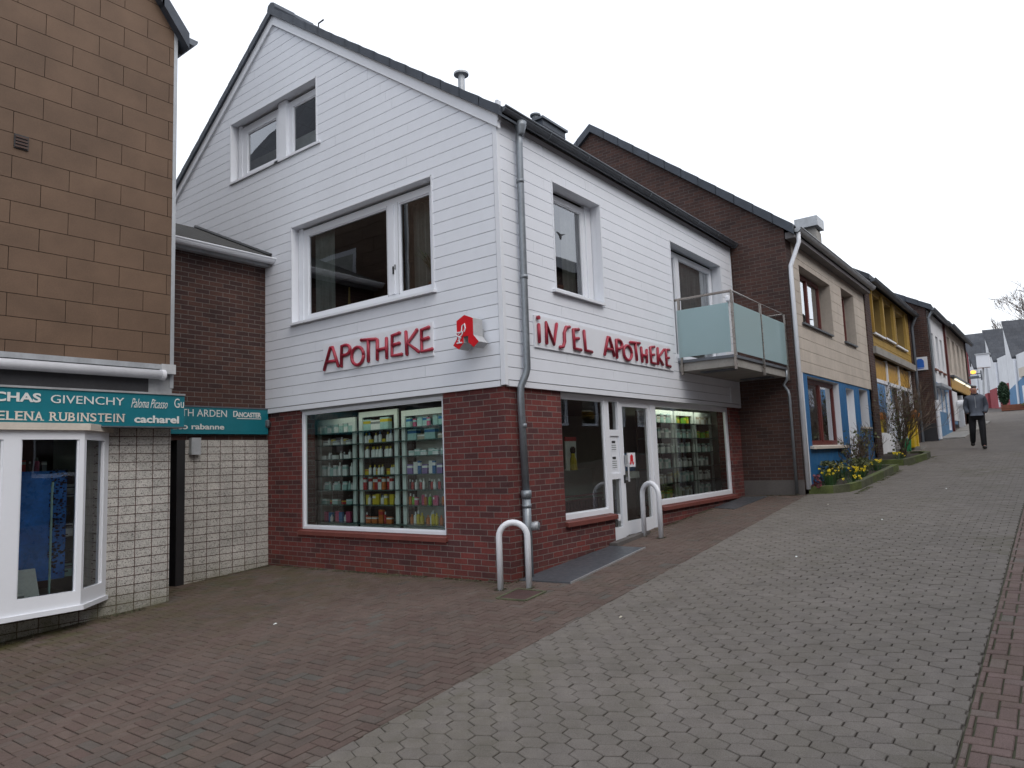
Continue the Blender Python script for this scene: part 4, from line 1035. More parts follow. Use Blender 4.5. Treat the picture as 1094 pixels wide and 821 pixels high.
# bay window
bay=empty('bay_window',(-3.6,3.6,0),None,None); bay.parent=bh; ORG[bay]=Vector((-3.6,3.6,0)); bay.location=ORG[bay]-ORG[bh]
YF_=3.46; XC=-3.14; XW=-2.72
def bayframe(F,u0,u1,l,r,name='window'):
    q=MB(); z0,z1=0.0,1.88
    q.fbox(F,u0,u0+l,z0,z1,-.07,0,'white_plastic'); q.fbox(F,u1-r,u1,z0,z1,-.07,0,'white_plastic'); q.fbox(F,u0+l,u1-r,z0,.155,-.07,0,'white_plastic'); q.fbox(F,u0+l,u1-r,1.78,z1,-.07,0,'white_plastic')
    for a,b,c,d in ((u0+l,u0+l+.015,.155,1.78),(u1-r-.015,u1-r,.155,1.78)): q.fbox(F,a,b,c,d,-.06,-.015,'white_plastic')
    w=q.build(name,bay)
    q=MB(); q.face([F.P(u0+l,.155,-.035),F.P(u1-r,.155,-.035),F.P(u1-r,1.78,-.035),F.P(u0+l,1.78,-.035)],'glass'); q.build('pane',w)
FF=FYp(YF_)
bayframe(FF,-3.86,XC,.115,.05)
bayframe(FF,-4.52,-3.86,.045,.045); bayframe(FF,-5.18,-4.52,.045,.115)
FD=Fr((XC,YF_),(XW-XC,YB_-YF_),(YB_-YF_,-(XW-XC)))
Ld=math.hypot(XW-XC,YB_-YF_); bayframe(FD,0.0,Ld-.0,.05,.10)
FD2=Fr((-5.61,YB_),(XW-XC,-(YB_-YF_)),(-(YB_-YF_),-(XW-XC))); bayframe(FD2,0.,Ld,.10,.05)
outl=[(-5.64,YB_),(-5.2,YF_-.03),(XC+.02,YF_-.03),(XW+.03,YB_)]
def slab(mb,pts,z0,z1,m):
    n=len(pts); mb.face([(x,y,z1) for x,y in pts],m); mb.face([(x,y,z0) for x,y in pts][::-1],m)
    for i in range(n):
        a,b=pts[i],pts[(i+1)%n]; mb.face([(a[0],a[1],z0),(b[0],b[1],z0),(b[0],b[1],z1),(a[0],a[1],z1)],m)
q=MB(); slab(q,[(-5.66,YB_),(-5.22,YF_-.05),(XC+.04,YF_-.05),(XW+.05,YB_)],1.88,1.955,'cream'); q.build('top_board',bay)
q=MB(); slab(q,outl,-.05,0.0,'white_trim'); q.build('bottom_board',bay)
q=MB(); q.box(-5.55,-2.82,5.2,5.22,0,1.9,'interior_brown'); q.box(-5.55,-2.82,YB_,5.2,-.02,0.0,'interior_wall'); q.box(-5.55,-2.82,YB_+.01,5.2,1.86,1.88,'interior_dark'); q.box(-5.6,-5.55,YB_,5.2,0,1.9,'interior_wall'); q.box(-2.82,-2.78,YB_+.25,5.2,0,1.9,'interior_wall'); q.build('display_interior',bay)
po=empty('perfume_poster',(-3.5,3.95,.1),'large blue poster of a blue perfume bottle in the bay window','poster')
q=MB(); q.box(-4.9,-3.12,3.95,3.965,.25,1.45,'poster_blue'); q.build('board',po)
q=MB(); 
for k in range(260):
    x=-3.30+abs(random.gauss(0,.10)); z=U(.3,1.45); s=U(.008,.028); q.box(x,min(x+s,-3.12),3.940,3.9495,z,z+s*.8,'poster_night')
q.build('dark_trees',po)
q=MB(); q.box(-3.86,-3.60,3.935,3.945,.45,.78,'poster_light_blue')
q.tube([(-3.73+.1*math.cos(a),3.93,.60+.09*math.sin(a)) for a in [math.pi*2*k/16 for k in range(17)]],.012,'gold',6); 
for k in range(4): q.box(-3.74+k*.03,-3.725+k*.03,3.928,3.938,.84,1.02,'gold')
q.build('bottle_picture',po)
q=MB(); q.hexa([Vector(p) for p in ((-3.80,3.62,.03),(-3.46,3.62,.03),(-3.46,3.65,.03),(-3.80,3.65,.03),(-3.80,3.70,.42),(-3.50,3.70,.42),(-3.50,3.72,.42),(-3.80,3.72,.42))],'p_white')
tag(q.build('price_card',loc=(-3.7,3.66,.03)),'white leaning card at the bottom of the bay window','card')
for k,(x,h) in enumerate(((-3.74,.12),(-3.66,.17),(-3.58,.13),(-3.86,.1))):
    o=put(FYp(3.60),'x' if k%2 else 'b',x,.02,0,.06,h,W_ if k%2 else Cr,Gy,'the floor of the bay window')
q=MB(); q.tube([(-3.36,3.70,.03),(-3.36,3.70,1.25)],.012,'p_mint',8); q.tube([(-3.36,3.70,1.25),(-3.34,3.74,1.32)],.012,'p_mint',8); q.lathe((-3.36,3.70,.0),[(.07,0),(.07,.02),(.012,.03)],'p_mint',12)
tag(q.build('display_pole',loc=(-3.36,3.70,0)),'thin teal pole standing in the bay window','pole')
q=MB(); q.box(-4.2,-3.22,4.05,4.3,1.42,1.45,'rack_white'); tag(q.build('display_shelf',loc=(-3.7,4.1,1.42)),'white shelf above the blue poster in the bay window','shelf')
for k in range(7): put(FYp(4.12),'b' if k%3 else 'x',-3.72+k*.07,1.452,0,.05,U(.09,.17),[Dk,P_,Gy,Rd][k%4],[W_,Gy][k%2],'the shelf above the blue poster')
for k in range(6): put(FYp(4.05),'x',-3.18+(k%2)*.12,.25+(k//2)*.45,0,.09,.14,[W_,M_,Gy][k%3],Gy,'the side of the bay window')
s1=empty('shop_sign',(-3,3.6,2.1),'long teal board over the bay window reading GIVENCHY, HELENA RUBINSTEIN and cacharel','sign')
F1=FYp(3.60)
panel(F1,-6.2,-1.935,1.945,2.335,-.17,-.005,'teal',s1,'board'); q=MB(); q.fbox(F1,-6.2,-1.93,2.335,2.357,-.2,.01,'grey_panel'); q.fbox(F1,-6.2,-1.93,1.93,1.944,-.19,.003,'zinc_dark'); q.build('top_rail',s1)
text('ROCHAS',F1,-4.21,-3.53,2.185,2.285,-.004,'lettering','lettering',s1,.03,0,.005)
text('GIVENCHY',F1,-3.435,-2.665,2.185,2.275,-.004,'lettering','lettering',s1,0,0,.005)
text('Paloma Picasso',F1,-2.585,-2.15,2.165,2.275,-.004,'lettering','lettering',s1,-.004,.45,.005)
text('Gu',F1,-2.065,-1.945,2.18,2.295,-.004,'lettering','lettering',s1,-.004,0,.005)
serif_text('HELENA RUBINSTEIN',F1,-4.03,-2.655,1.99,2.085,-.004,'lettering_cream','lettering',s1)
text('cacharel',F1,-2.545,-2.005,1.985,2.075,-.004,'lettering','lettering',s1,.03,0,.005)
# ------------------------------------------------------------------ generic row house
def house(name,loc,label,F,u0,u1,z0,ze,depth,slope,roofm='roof_slate',sidem='brick_brown',ov=.25,gside=True,back='brick_brown',ridge_frac=.5):
    """F = front frame (u along street). builds side gables, back, roof. front left to caller"""
    e=empty(name,loc,label,'building')
    yr=depth*ridge_frac; zr=ze+slope*yr
    for u,s in ((u0,1),(u1,-1)):
        q=MB(); a,b=(u,u+.2*s)
        pl=[(0,z0),(-depth,z0),(-depth,ze),(-yr,zr),(0,ze)]
        A=[F.P(a,z,d) for d,z in pl]; B=[F.P(b,z,d) for d,z in pl]
        q.face(A,sidem); q.face(B[::-1],sidem)
        for i in range(5): j=(i+1)%5; q.face([A[i],A[j],B[j],B[i]],sidem)
        q.build('side_wall',e)
    q=MB(); q.fbox(F,u0+.2,u1-.2,z0,ze,-depth+.001,-depth+.2,back); q.fbox(F,u0+.2,u1-.2,ze-.1,ze-.02,-depth+.2,-.25,'interior_dark'); q.fbox(F,u0+.2,u1-.2,(z0+ze)/2+.3,(z0+ze)/2+.4,-depth+.2,-.26,'interior_dark'); q.fbox(F,u0+.2,u1-.2,z0,ze-.1,-3.1,-3,'interior_dark'); q.build('back_wall',e)
    q=MB()
    for d0,d1 in ((ov,-yr),(-depth-ov,-yr)):
        za=ze-slope*ov; 
        A=[F.P(u0-.02,za,d0),F.P(u1+.02,za,d0),F.P(u1+.02,zr,d1),F.P(u0-.02,zr,d1)]
        q.hexa(A+[p+Vector((0,0,.14)) for p in A],roofm)
    r=q.build('roof',e)
    if gside:
        q=MB(); n=12
        for side in (0,1):
            for k in range(n):
                def at(t):
                    d=ov+(-yr-ov)*t if not side else -depth-ov+(-yr+depth+ov)*t
                    return d,ze-slope*ov+slope*(yr+ov)*t
                da,za=at(k/n); db,zb=at(min(1,(k+1.03)/n))
                q.hexa([F.P(u0-.09,za-.03,da),F.P(u0-.09,zb-.03,db),F.P(u0+.15,zb-.03,db),F.P(u0+.15,za-.03,da),F.P(u0-.09,za+.17,da),F.P(u0-.09,zb+.158,db),F.P(u0+.15,zb+.158,db),F.P(u0+.15,za+.17,da)],'slate_edge')
        q.build('verge_tiles',r)
    return e,r
YR=-1.13
# house A : brick gable side, beige panels, blue ground floor
FH=FYp(YR)
hA,rA=house('brick_house',(11,YR,.7),'brick gabled house with beige panels above a blue ground floor next to the pharmacy',FH,7.61,14.45,.0,5.72,8.4,.79,ov=.2)
q=MB(); q.box(7.585,7.609,-1.15,0.3,-.0,.80,'dark_concrete'); q.build('plinth',hA)
holes_up=[(8.40,10.85,3.92,5.12),(11.90,13.20,3.92,5.25)]
holes_dn=[(8.42,10.95,1.42,2.84),(11.62,12.40,.70,2.78),(13.0,13.95,1.87,2.84)]
q=MB(); wallface(q,FH,8.0,14.45,2.9,5.60,holes_up,'beige_gap',.25,reveal='beige_panel'); q.build('upper_wall',hA)
q=MB(); boards(q,FH,8.0,14.45,2.88,5.60,.235,.008,.0,.018,holes_up,'beige_panel','beige_gap',joints=2.4); q.build('panel_cladding',hA)
q=MB(); wallface(q,FH,8.0,14.45,.3,2.9,holes_dn,'blue_paint',.22,d=.0,reveal='white_trim'); q.build('ground_floor_wall',hA)
q=MB(); q.fbox(FH,7.605,7.995,.0,5.6,-.3,.004,'brick_brown'); q.fbox(FH,8.0,8.06,.4,2.88,.0,.02,'white_trim'); q.build('brick_pier',hA)
window(FH,8.42,10.55,3.94,5.08,-.16,hA,fm='red_wood',gm='glass_sky',fw=.07,mull=(9.55,),mw=.08,sill=('zinc_dark',.1,.07,.03))
window(FH,11.92,12.95,3.94,5.2,-.16,hA,fm='red_wood',gm='glass_dark',fw=.07,sill=('zinc_dark',.1,.07,.03))
window(FH,8.44,10.93,1.45,2.82,-.12,hA,fm='red_wood',gm='glass_dark',fw=.08,mull=(9.75,),mw=.1,trans=(),sill=('cream',.2,.08,.05))
window(FH,13.0,13.70,1.90,2.82,-.14,hA,fm='red_wood',gm='glass_dark',fw=.07,sill=('cream',.15,.08,.04))
curtain(FH,8.55,10.85,1.5,2.78,-.40,'curtain','curtain',hA,.03,40); curtain(FH,8.5,10.4,3.98,5.0,-.4,'curtain_grey','curtain',hA)
q=MB(); q.fbox(FH,11.62,12.40,.75,2.78,-.20,-.15,'white_wall'); dA=q.build('door',hA)
q=MB(); q.fbox(FH,11.7,11.76,1.6,1.75,-.15,-.11,'zinc_dark'); q.fbox(FH,11.85,12.2,1.9,2.5,-.15,-.14,'glass_dark'); q.build('handle',dA)
q=MB(); gutter(q,7.63,14.6,YR-.24,5.66,.08,'zinc_light'); q.build('gutter',hA); q=MB(); q.fbox(FH,7.61,14.45,5.48,5.60,.02,.2,'soffit'); q.build('soffit',hA)
q=MB(); q.tube([(7.72,YR-.24,5.62),(7.72,YR-.24,5.4),(7.66,YR-.07,4.95),(7.64,YR-.07,4.8),(7.66,YR-.07,.62)],.042,'white_trim',12); q.build('downpipe',hA,smooth=True)
q=MB(); q.box(15.1,15.65,.06,.5,6.6,7.74,'concrete'); cA=q.build('chimney',rA)
q=MB(); q.box(14.98,15.74,-.02,.62,7.84,8.13,'zinc_light'); q.box(15.12,15.22,.08,.48,7.74,7.84,'concrete'); q.box(15.53,15.63,.08,.48,7.74,7.84,'concrete'); q.build('chimney_cover',cA)
# brick pier between
# house B : yellow
hB,rB=house('yellow_house',(18,YR,1.2),'ochre yellow house with three upper windows and shopfront with orange transoms',FH,14.45,22.05,.6,6.02,8.4,.62,ov=.22,gside=False)
hu=[(15.35,16.75,4.55,5.70),(16.95,18.45,4.58,5.72),(18.75,20.6,4.55,5.70)]
q=MB(); wallface(q,FH,15.1,21.6,3.92,5.95,hu,'ochre_dark',.25,reveal='ochre_dark'); q.build('upper_wall',hB)
q=MB(); boards(q,FH,15.1,21.6,4.05,5.95,.2,.012,.0,.018,hu,'ochre_panel','ochre_dark'); q.build('plank_cladding',hB)
boxes('brick_pier',hB,FH,'brick_dark',[(14.45,15.1,.6,5.95,-.3,.05),(21.6,22.05,.8,5.95,-.3,.05)])
for a,b,c,d in hu: boxes('window_fin',hB,FH,'ochre_panel',[(a-.09,a,c,d+.1,.018,.08),(b,b+.09,c,d+.1,.018,.08)])
for i,(a,b,c,d) in enumerate(hu): window(FH,a+.02,b-.02,c+.03,d-.03,-.2,hB,fm='white_trim' if i==2 else 'ochre_dark',gm='glass_dark',fw=.08,mull=((a+b)/2,),sill=('white_trim',.06,.09,.05))
q=MB(); q.fbox(FH,14.95,21.65,3.92,4.12,.02,.13,'concrete'); q.build('canopy',hB)
q=MB(); 
shb=[(15.25,17.25),(17.4,19.2),(19.35,21.4)]
boxes('transom_panel',hB,FH,'gold_sign',[(a,b,3.28,3.88,-.12,-.08) for a,b in shb])
q=MB()
for u in (15.1,17.32,19.28,21.45): q.fbox(FH,u-.08,u+.08,1.0,3.92,-.14,-.04,'white_trim')
q.fbox(FH,15.1,21.5,3.18,3.28,-.14,-.04,'white_trim'); q.fbox(FH,15.1,17.24,1.0,1.75,-.14,-.05,'white_wall'); q.fbox(FH,19.36,21.5,1.0,1.85,-.14,-.05,'white_wall'); sf=q.build('shopfront_frame',hB)
for a,b in shb:
    q=MB(); q.face([FH.P(a,1.1,-.09),FH.P(b,1.1,-.09),FH.P(b,3.2,-.09),FH.P(a,3.2,-.09)],'glass_dark'); q.build('pane',sf)
curtain(FH,15.2,21.3,1.6,3.1,-.5,'curtain_grey','curtain',hB,.03,60)
q=MB(); gutter(q,14.6,22.0,YR-.25,5.92,.085,'zinc_dark'); q.tube([(21.8,YR-.25,5.85),(21.8,YR-.1,5.5),(21.8,YR-.1,1.4)],.05,'zinc_dark',10); q.build('gutter',hB)
# house C : brick gable with white/blue front
YC=-1.65; FC=FYp(YC)
hC,rC=house('brick_gable_house',(24,YC,1.5),'dark brick gabled house with white upper front and light blue shopfront',FC,22.10,26.7,.9,6.20,8.8,.55,ov=.2)
hu=[(22.9,23.5,4.1,5.4),(24.1,24.7,4.1,5.4),(25.3,25.9,4.1,5.4)]
q=MB(); wallface(q,FC,22.3,26.5,3.6,6.15,hu,'white_wall',.2); q.build('upper_wall',hC)
for a,b,c,d in hu: window(FC,a,b,c,d,-.1,hC,fm='white_plastic',fw=.05,gm='glass_dark',sill=('wood_red',.05,.08,.05))
hd=[(23.2,24.0,2.55,3.4),(24.3,25.1,2.55,3.4),(25.6,26.3,1.9,3.4)]
q=MB(); wallface(q,FC,22.3,26.5,1.2,3.6,hd,'light_blue_paint',.2,reveal='white_trim'); q.build('ground_floor_wall',hC)
for a,b,c,d in hd: window(FC,a,b,c,d,-.12,hC,fm='white_plastic',fw=.1,gm='glass_dark')
q=MB(); q.fbox(FC,22.6,25.4,3.42,3.52,.0,.22,'zinc_light'); q.build('canopy',hC)
boxes('brick_pier',hC,FC,'brick_brown',[(22.105,22.3,.9,6.15,-.2,.003)]); boxes('corner_post',hC,FC,'red_wood',[(26.5,26.7,.9,6.15,-.2,.003)])
q=MB(); q.box(22.08,22.099,YC,YR,.9,2.1,'dark_panel'); q.build('plinth',hC)
q=MB(); gutter(q,22.05,26.7,YC-.22,6.12,.08,'zinc_dark'); q.tube([(22.2,YC-.22,6.1),(22.2,YC-.06,5.8),(22.2,YC-.06,2.9)],.045,'zinc',10); q.build('gutter',hC)
q=MB(); q.tube([(22.2,YC-.06,2.9),(22.2,YC-.06,1.55)],.07,'white_trim',10); q.build('pipe_cover',hC)
bs=empty('wall_sign',(22.05,-1.35,4.2),'white square sign with blue building emblem on the dark brick gable','sign')
FXC=FXp(22.10); panel(FXC,1.13,1.57,3.98,4.44,.01,.05,'white_plastic',bs,'board')
q=MB(); q.prism(FXC,[(1.22,4.07),(1.46,4.07),(1.46,4.3),(1.40,4.38),(1.28,4.38),(1.22,4.3)],.052,.056,'sign_blue'); q.fbox(FXC,1.24,1.44,4.03,4.055,.052,.056,'sign_blue'); q.build('emblem',bs)
# house D : shops with lit fascia
hD,rD=house('shop_house',(31,YC,2.1),'beige upper floor shop house with yellow lit fascia behind the walking person',FC,26.72,34.6,1.2,6.28,8.8,.58,ov=.25,gside=False)
hu=[(27.6+k*1.7,28.5+k*1.7,4.3,5.8) for k in range(4)]
q=MB(); wallface(q,FC,26.9,34.4,3.95,6.25,hu,'beige_panel',.2); q.build('upper_wall',hD)
for a,b,c,d in hu: window(FC,a,b,c,d,-.1,hD,fm='white_plastic',fw=.06,gm='glass_dark')
boxes('corner_post',hD,FC,'red_wood',[(26.72,26.95,1.2,6.3,-.2,.06)]); boxes('brick_pier',hD,FC,'brick_brown',[(34.4,34.6,1.2,6.3,-.2,.06)])
q=MB(); q.fbox(FC,27.0,34.5,3.60,4.0,.0,.08,'gold_sign'); q.fbox(FC,27.0,34.5,4.05,4.12,.0,.2,'zinc_dark'); q.build('fascia',hD)
boxes('fascia_light',hD,FC,'fascia_light',[(28.0,31.5,3.995,4.04,.09,.16),(32.2,34.2,3.995,4.04,.09,.16)])
q=MB(); q.fbox(FC,27.0,34.5,1.9,3.55,-.35,-.3,'dark_panel'); q.fbox(FC,27.2,28.8,2.3,3.5,-.1,.05,'white_wall'); q.fbox(FC,31,31.25,1.9,3.5,-.2,.02,'white_trim'); q.fbox(FC,29.6,30.6,2.2,3.3,-.28,-.2,'light_blue_paint'); q.build('shopfront',hD)
q=MB(); q.tube([FC.P(28.3,3.0,.1),FC.P(28.3,3.0,.75)],.16,'white_plastic',14); q.build('hood',hD)
q=MB(); gutter(q,26.7,34.7,YC-.30,6.14,.09,'zinc_dark'); q.build('gutter',hD)
# raised slab steps in front of C and D
q=MB()
for a,b in ((22.6,26.6),(26.9,30.5),(30.6,34.4)):
    y0,y1=YC-.75,YC; z=g(b,-2)+.03
    q.hexa([Vector(p) for p in ((a,y0,g(a,y0)-.1),(b,y0,g(b,y0)-.1),(b,y1,g(b,y1)-.1),(a,y1,g(a,y1)-.1),(a,y0,g(a,y0)+.06),(b,y0,g(b,y0)+.06),(b,y1,g(b,y1)+.06),(a,y1,g(a,y1)+.06))],'concrete')
tag(q.build('pavement'),kind='structure')
# ------------------------------------------------------------------ sawtooth white houses at the top of the street
FT=Fr((64,.3),(-.96,-.28),(-.28,.96))
def saw(u0,upk,uev,u1,zpk,zev,z0,zlow0,zlow1,lowm,label,dep=9,tilt=.3):
    e=empty('gabled_house',FT.P((u0+u1)/2,z0,0),label,'building','white gabled houses at the top of the street')
    q=MB(); poly=[(u0,z0-1),(u1,z0-1),(u1,zev),(uev,zev),(upk,zpk),(u0,zpk)]
    q.prism(FT,poly,-dep,0,'white_wall'); 
    w_=q.build('wall',e)
    q=MB(); q.prism(FT,[(u0,z0-1),(u1,z0-1),(u1,zlow1),(u0,zlow0)],0,.04,lowm); 
    q.hexa([FT.P(u1+.0,z0-1,-dep),FT.P(u1+.04,z0-1,-dep),FT.P(u1+.04,z0-1,.04),FT.P(u1,z0-1,.04),FT.P(u1,zlow1,-dep),FT.P(u1+.04,zlow1,-dep),FT.P(u1+.04,zlow1,.04),FT.P(u1,zlow1,.04)],lowm); q.build('painted_base',e)
    q=MB(); A=[FT.P(upk-.02,zpk+.02,.25),FT.P(uev+.25,zev-.25,.25),FT.P(uev+.25,zev-.25,-dep),FT.P(upk-.02,zpk+.02,-dep)]
    q.hexa(A+[p+Vector((0,0,.16)) for p in A],'roof_slate')
    r=q.build('roof',e)
    q=MB(); q.fbox(FT,(upk+.35),(upk+.75),zpk-2.0,zpk-1.2,.0,.03,'dark_panel'); q.fbox(FT,(upk+.30),(upk+.35),zpk-2.05,zpk-1.15,.0,.05,'white_trim'); q.build('window',e)
    q=MB(); q.tube([FT.P(uev+.2,zev-.3,.1),FT.P(uev+.2,z0,.1)],.08,'white_trim',8); q.build('downpipe',e)
    return e
saw(-1.8,-1.56,.84,3.6,9.79,7.59,4.1,5.0,5.2,'red_wall','farthest white gabled house, left of its two neighbours at the street top')
saw(4.4,4.97,6.94,9.5,9.84,7.49,3.9,5.35,5.5,'red_wall','white gabled house with dark red base in the middle of the row')
saw(9.55,10.37,11.66,14.9,9.63,7.19,3.55,4.95,5.9,'light_blue_paint','nearest white gabled house with blue base at the right edge')
q=MB(); q.fbox(FT,12.6,14.8,5.6,6.2,.05,.12,'cream'); tag(q.build('wall_sign',loc=FT.P(13,5.6,.05)),'cream sign board on the nearest white gabled house','sign')
q=MB(); q.fbox(FT,-1.8,-1.55,4,9.5,.0,.08,'red_wall'); q.fbox(FT,13.0,13.6,3.6,5.0,.04,.12,'white_trim'); q.fbox(FT,13.7,14.2,3.6,5.0,.04,.1,'wood_red'); tag(q.build('door_surround',loc=FT.P(13,3.6,.05)),'white and brown door posts of the nearest gabled house','door')
# low far wall closing the street
q=MB(); q.box(66,72,-.6,14,3.5,8.6,'white_wall'); f_=empty('far_house',(68,6,4.3),'pale house with grey roof closing the far end of the street','building'); q.build('wall',f_)
q=MB(); q.hexa([Vector(p) for p in ((65.7,-.6,8.5),(65.7,14,8.5),(70,14,11),(70,-.6,11),(65.7,-.6,8.7),(65.7,14,8.7),(70,14,11.2),(70,-.6,11.2))],'roof_slate'); q.build('roof',f_)
# lamp, hanging lantern, clipped shrub, bench planks
lp=empty('street_lamp',(46,-1.36,g(46,-1.4)),'street lamp with white box head on a thin grey pole','lamp')
q=MB(); q.tube([(46,-1.36,g(46,-1.4)),(46,-1.50,5.2),(46,-1.56,5.95)],.055,'zinc_light',8); q.build('pole',lp)
q=MB(); q.box(45.7,46.3,-1.94,-1.26,5.95,6.75,'white_plastic'); q.box(45.65,46.35,-1.99,-1.21,6.75,6.82,'zinc_light'); q.build('lamp_head',lp,bevel=.1)
ln=empty('hanging_lantern',(46,-1.05,5.5),'wall bracket with glowing orange lantern above the person','lamp')
q=MB(); q.tube([(46,-.4,5.35),(46,-1.45,5.35)],.035,'zinc_dark',6); q.tube([(46,-.5,5.62),(46,-1.45,5.62)],.03,'zinc_dark',6); q.tube([(46,-1.42,5.2),(46,-1.42,5.8)],.035,'zinc_dark',6); q.box(45.9,46.1,-1.3,-.6,5.34,5.48,'zinc_dark'); q.build('bracket',ln)
q=MB(); q.lathe((46,-1.02,5.62),[(.05,0),(.14,.06),(.15,.16),(.05,.22)],'orange_light',10); q.build('lantern',ln)
def leafball(mb,c,rx,rz,n,m,s=.1,hollow=.55):
    for k in range(n):
        while True:
            v=Vector((U(-1,1),U(-1,1),U(-1,1)))
            if hollow<v.length<1: break
        p=Vector(c)+Vector((v.x*rx,v.y*rx,v.z*rz)); a=Vector((U(-1,1),U(-1,1),U(-1,1))).normalized(); b=a.orthogonal().normalized(); t=a.cross(b); ss=s*U(.6,1.3)
        mb.face([p+b*ss,p+t*ss*.6,p-b*ss,p-t*ss*.6],m if R()<.7 else 'leaf_dark')
cs=empty('clipped_shrub',(50,-2.25,g(50,-2.2)),'dark green egg-shaped clipped shrub in front of the white gabled houses','shrub')
q=MB(); q.tube([(50,-2.25,g(50,-2)),(50,-2.25,4.2)],.06,'twig',8); q.build('trunk',cs)
q=MB(); leafball(q,(50,-2.25,4.5),.33,.78,2200,'leaf_dark',.06,.2); q.build('crown',cs)
bn=empty('wooden_planter',(50,-3.2,g(50,-3)),'low reddish wooden trough at the foot of the white gabled houses','planter')
q=MB()
for k in range(3): q.box(49.8,49.85,-4.6,-2.05,g(50,-3)+.02+k*.13,g(50,-3)+.13+k*.13,'wood_red'); q.box(50.6,50.65,-4.6,-2.05,g(50,-3)+.02+k*.13,g(50,-3)+.13+k*.13,'wood_red')
q.build('boards',bn)
q=MB(); q.box(49.85,50.6,-4.6,-2.05,3.2,3.6,'soil'); leafball(q,(50.2,-3.4,3.68),.6,.12,200,'leaf_olive',.06,0); q.build('planting',bn)
# bare tree
def limb(mb,p,d,l,r,lv,m,spread,up=.15,minr=.004,sides=5):
    n=3; pts=[p]; rr=[r]; dd=d.copy()
    for k in range(n):
        dd=(dd+Vector((U(-1,1),U(-1,1),U(-1,1)))*.16+Vector((0,0,up*.3))).normalized(); pts.append(pts[-1]+dd*l/n); rr.append(r*(1-.4*(k+1)/n))
    mb.tube(pts,rr,m,sides if r>.03 else 3,cap=False)
    if lv<=0: return
    for k in range(3 if lv>1 else 4):
        t=U(.35,1); i=min(int(t*n),n-1); b=pts[i].lerp(pts[i+1],t*n-i)
        nd=(dd+Vector((U(-1,1),U(-1,1),U(-.6,1)))*spread).normalized()
        limb(mb,b,nd,l*U(.55,.8),max(rr[i]*.6,minr),lv-1,m,spread,up,minr,sides)
tr_=empty('bare_tree',(66,-7.6,g(66,-7)),'leafless tree rising above the roofs at the right edge','tree')
q=MB(); bz=g(66,-6); q.tube([(66,-7.6,bz-.2),(66,-7.5,bz+1.6),(66.1,-7.3,bz+3.4)],[.3,.24,.2],'far_twig',10); q.build('trunk',tr_)
q=MB()
random.seed(21)
for k in range(9):
    a=k*.7; limb(q,Vector((66.1,-7.3,bz+2.4+.12*k)),Vector((math.cos(a)*.8,math.sin(a)*.9+.25,1.1)).normalized(),4.0,.12,5,'far_twig',.75,.1,.016)
q.build('crown',tr_)
random.seed(33)
# ------------------------------------------------------------------ kerbed flower beds
def bed(outline,top,label,loc):
    e=empty('flower_bed',loc,label,'flower bed')
    q=MB(); n=len(outline)
    for i in range(n-1):
        a,b=Vector(outline[i]),Vector(outline[i+1]); d=(b-a).normalized(); nn=Vector((-d.y,d.x))*.12
        for (p,r_) in ((a,b),):
            A,B,C,D=a,b,b+nn,a+nn
            q.hexa([Vector((v.x,v.y,g(v.x,v.y)-.05)) for v in (A,B,C,D)]+[Vector((v.x,v.y,g(v.x,v.y)+top)) for v in (A,B,C,D)],'moss_kerb' if i%2 else 'moss_green')
    q.build('kerb',e,bevel=.01)
    q=MB(); xs=[p[0] for p in outline]; ys=[p[1] for p in outline]
    pts=[Vector((p[0],p[1],g(*p)+top-.06)) for p in outline]+[Vector((outline[-1][0],YR+.02,g(outline[-1][0],YR)+top-.04)),Vector((outline[0][0],YR+.02,g(outline[0][0],YR)+top-.04))]
    q.face(pts,'soil'); q.build('soil',e); return e
bed([(7.66,-1.2),(7.72,-1.62),(7.95,-1.86),(8.4,-1.97),(9.3,-2.0),(10.3,-2.02),(11.3,-2.04),(11.9,-2.05),(11.95,-1.2)],.14,'mossy kerbed flower bed with yellow flowers under the blue house windows',(9.8,-1.6,.7))
bed([(12.95,-1.2),(13.0,-1.98),(13.6,-2.15),(14.5,-2.28),(15.2,-2.28),(15.6,-2.05),(15.7,-1.2)],.15,'smaller kerbed bed with a bare bush before the yellow house',(14.3,-1.7,1.0))
def daff(x,y,label,n=16,h=.26,fl='yellow_flower'):
    z=g(x,y)+.06; e=empty('daffodil_clump',(x,y,z),label,'flowers','yellow daffodil clumps in the flower bed')
    q=MB()
    for k in range(n*4):
        a=U(0,6.28); r=U(0,.13); b=Vector((x+r*math.cos(a),y+r*math.sin(a),z)); hh=h*U(.6,1); t=b+Vector((math.cos(a)*.08,math.sin(a)*.08,hh)); s=Vector((-math.sin(a),math.cos(a),0))*.008
        q.face([b-s,b+s,t+s*.3,t-s*.3],'leaf')
    q.build('leaves',e)
    q=MB()
    for k in range(int(n*.85)):
        a=U(0,6.28); r=U(0,.19); c=Vector((x+r*math.cos(a),y+r*math.sin(a),z+h*U(.65,1.1))); f=Vector((U(-.6,.2),U(-1,-.2),U(-.1,.5))).normalized(); b=f.orthogonal().normalized(); t=f.cross(b)
        for j in range(6):
            an=j*math.pi/3; v=b*math.cos(an)+t*math.sin(an); w_=b*math.cos(an+.5)+t*math.sin(an+.5); w2=b*math.cos(an-.5)+t*math.sin(an-.5)
            q.face([c,c+w_*.018,c+v*.034,c+w2*.018],fl)
        q.tube([c,c+f*.028],[.010,.014],'yellow_flower',6)
        q.tube([c,Vector((c.x,c.y,z))],.003,'leaf',3)
    q.build('flowers',e)
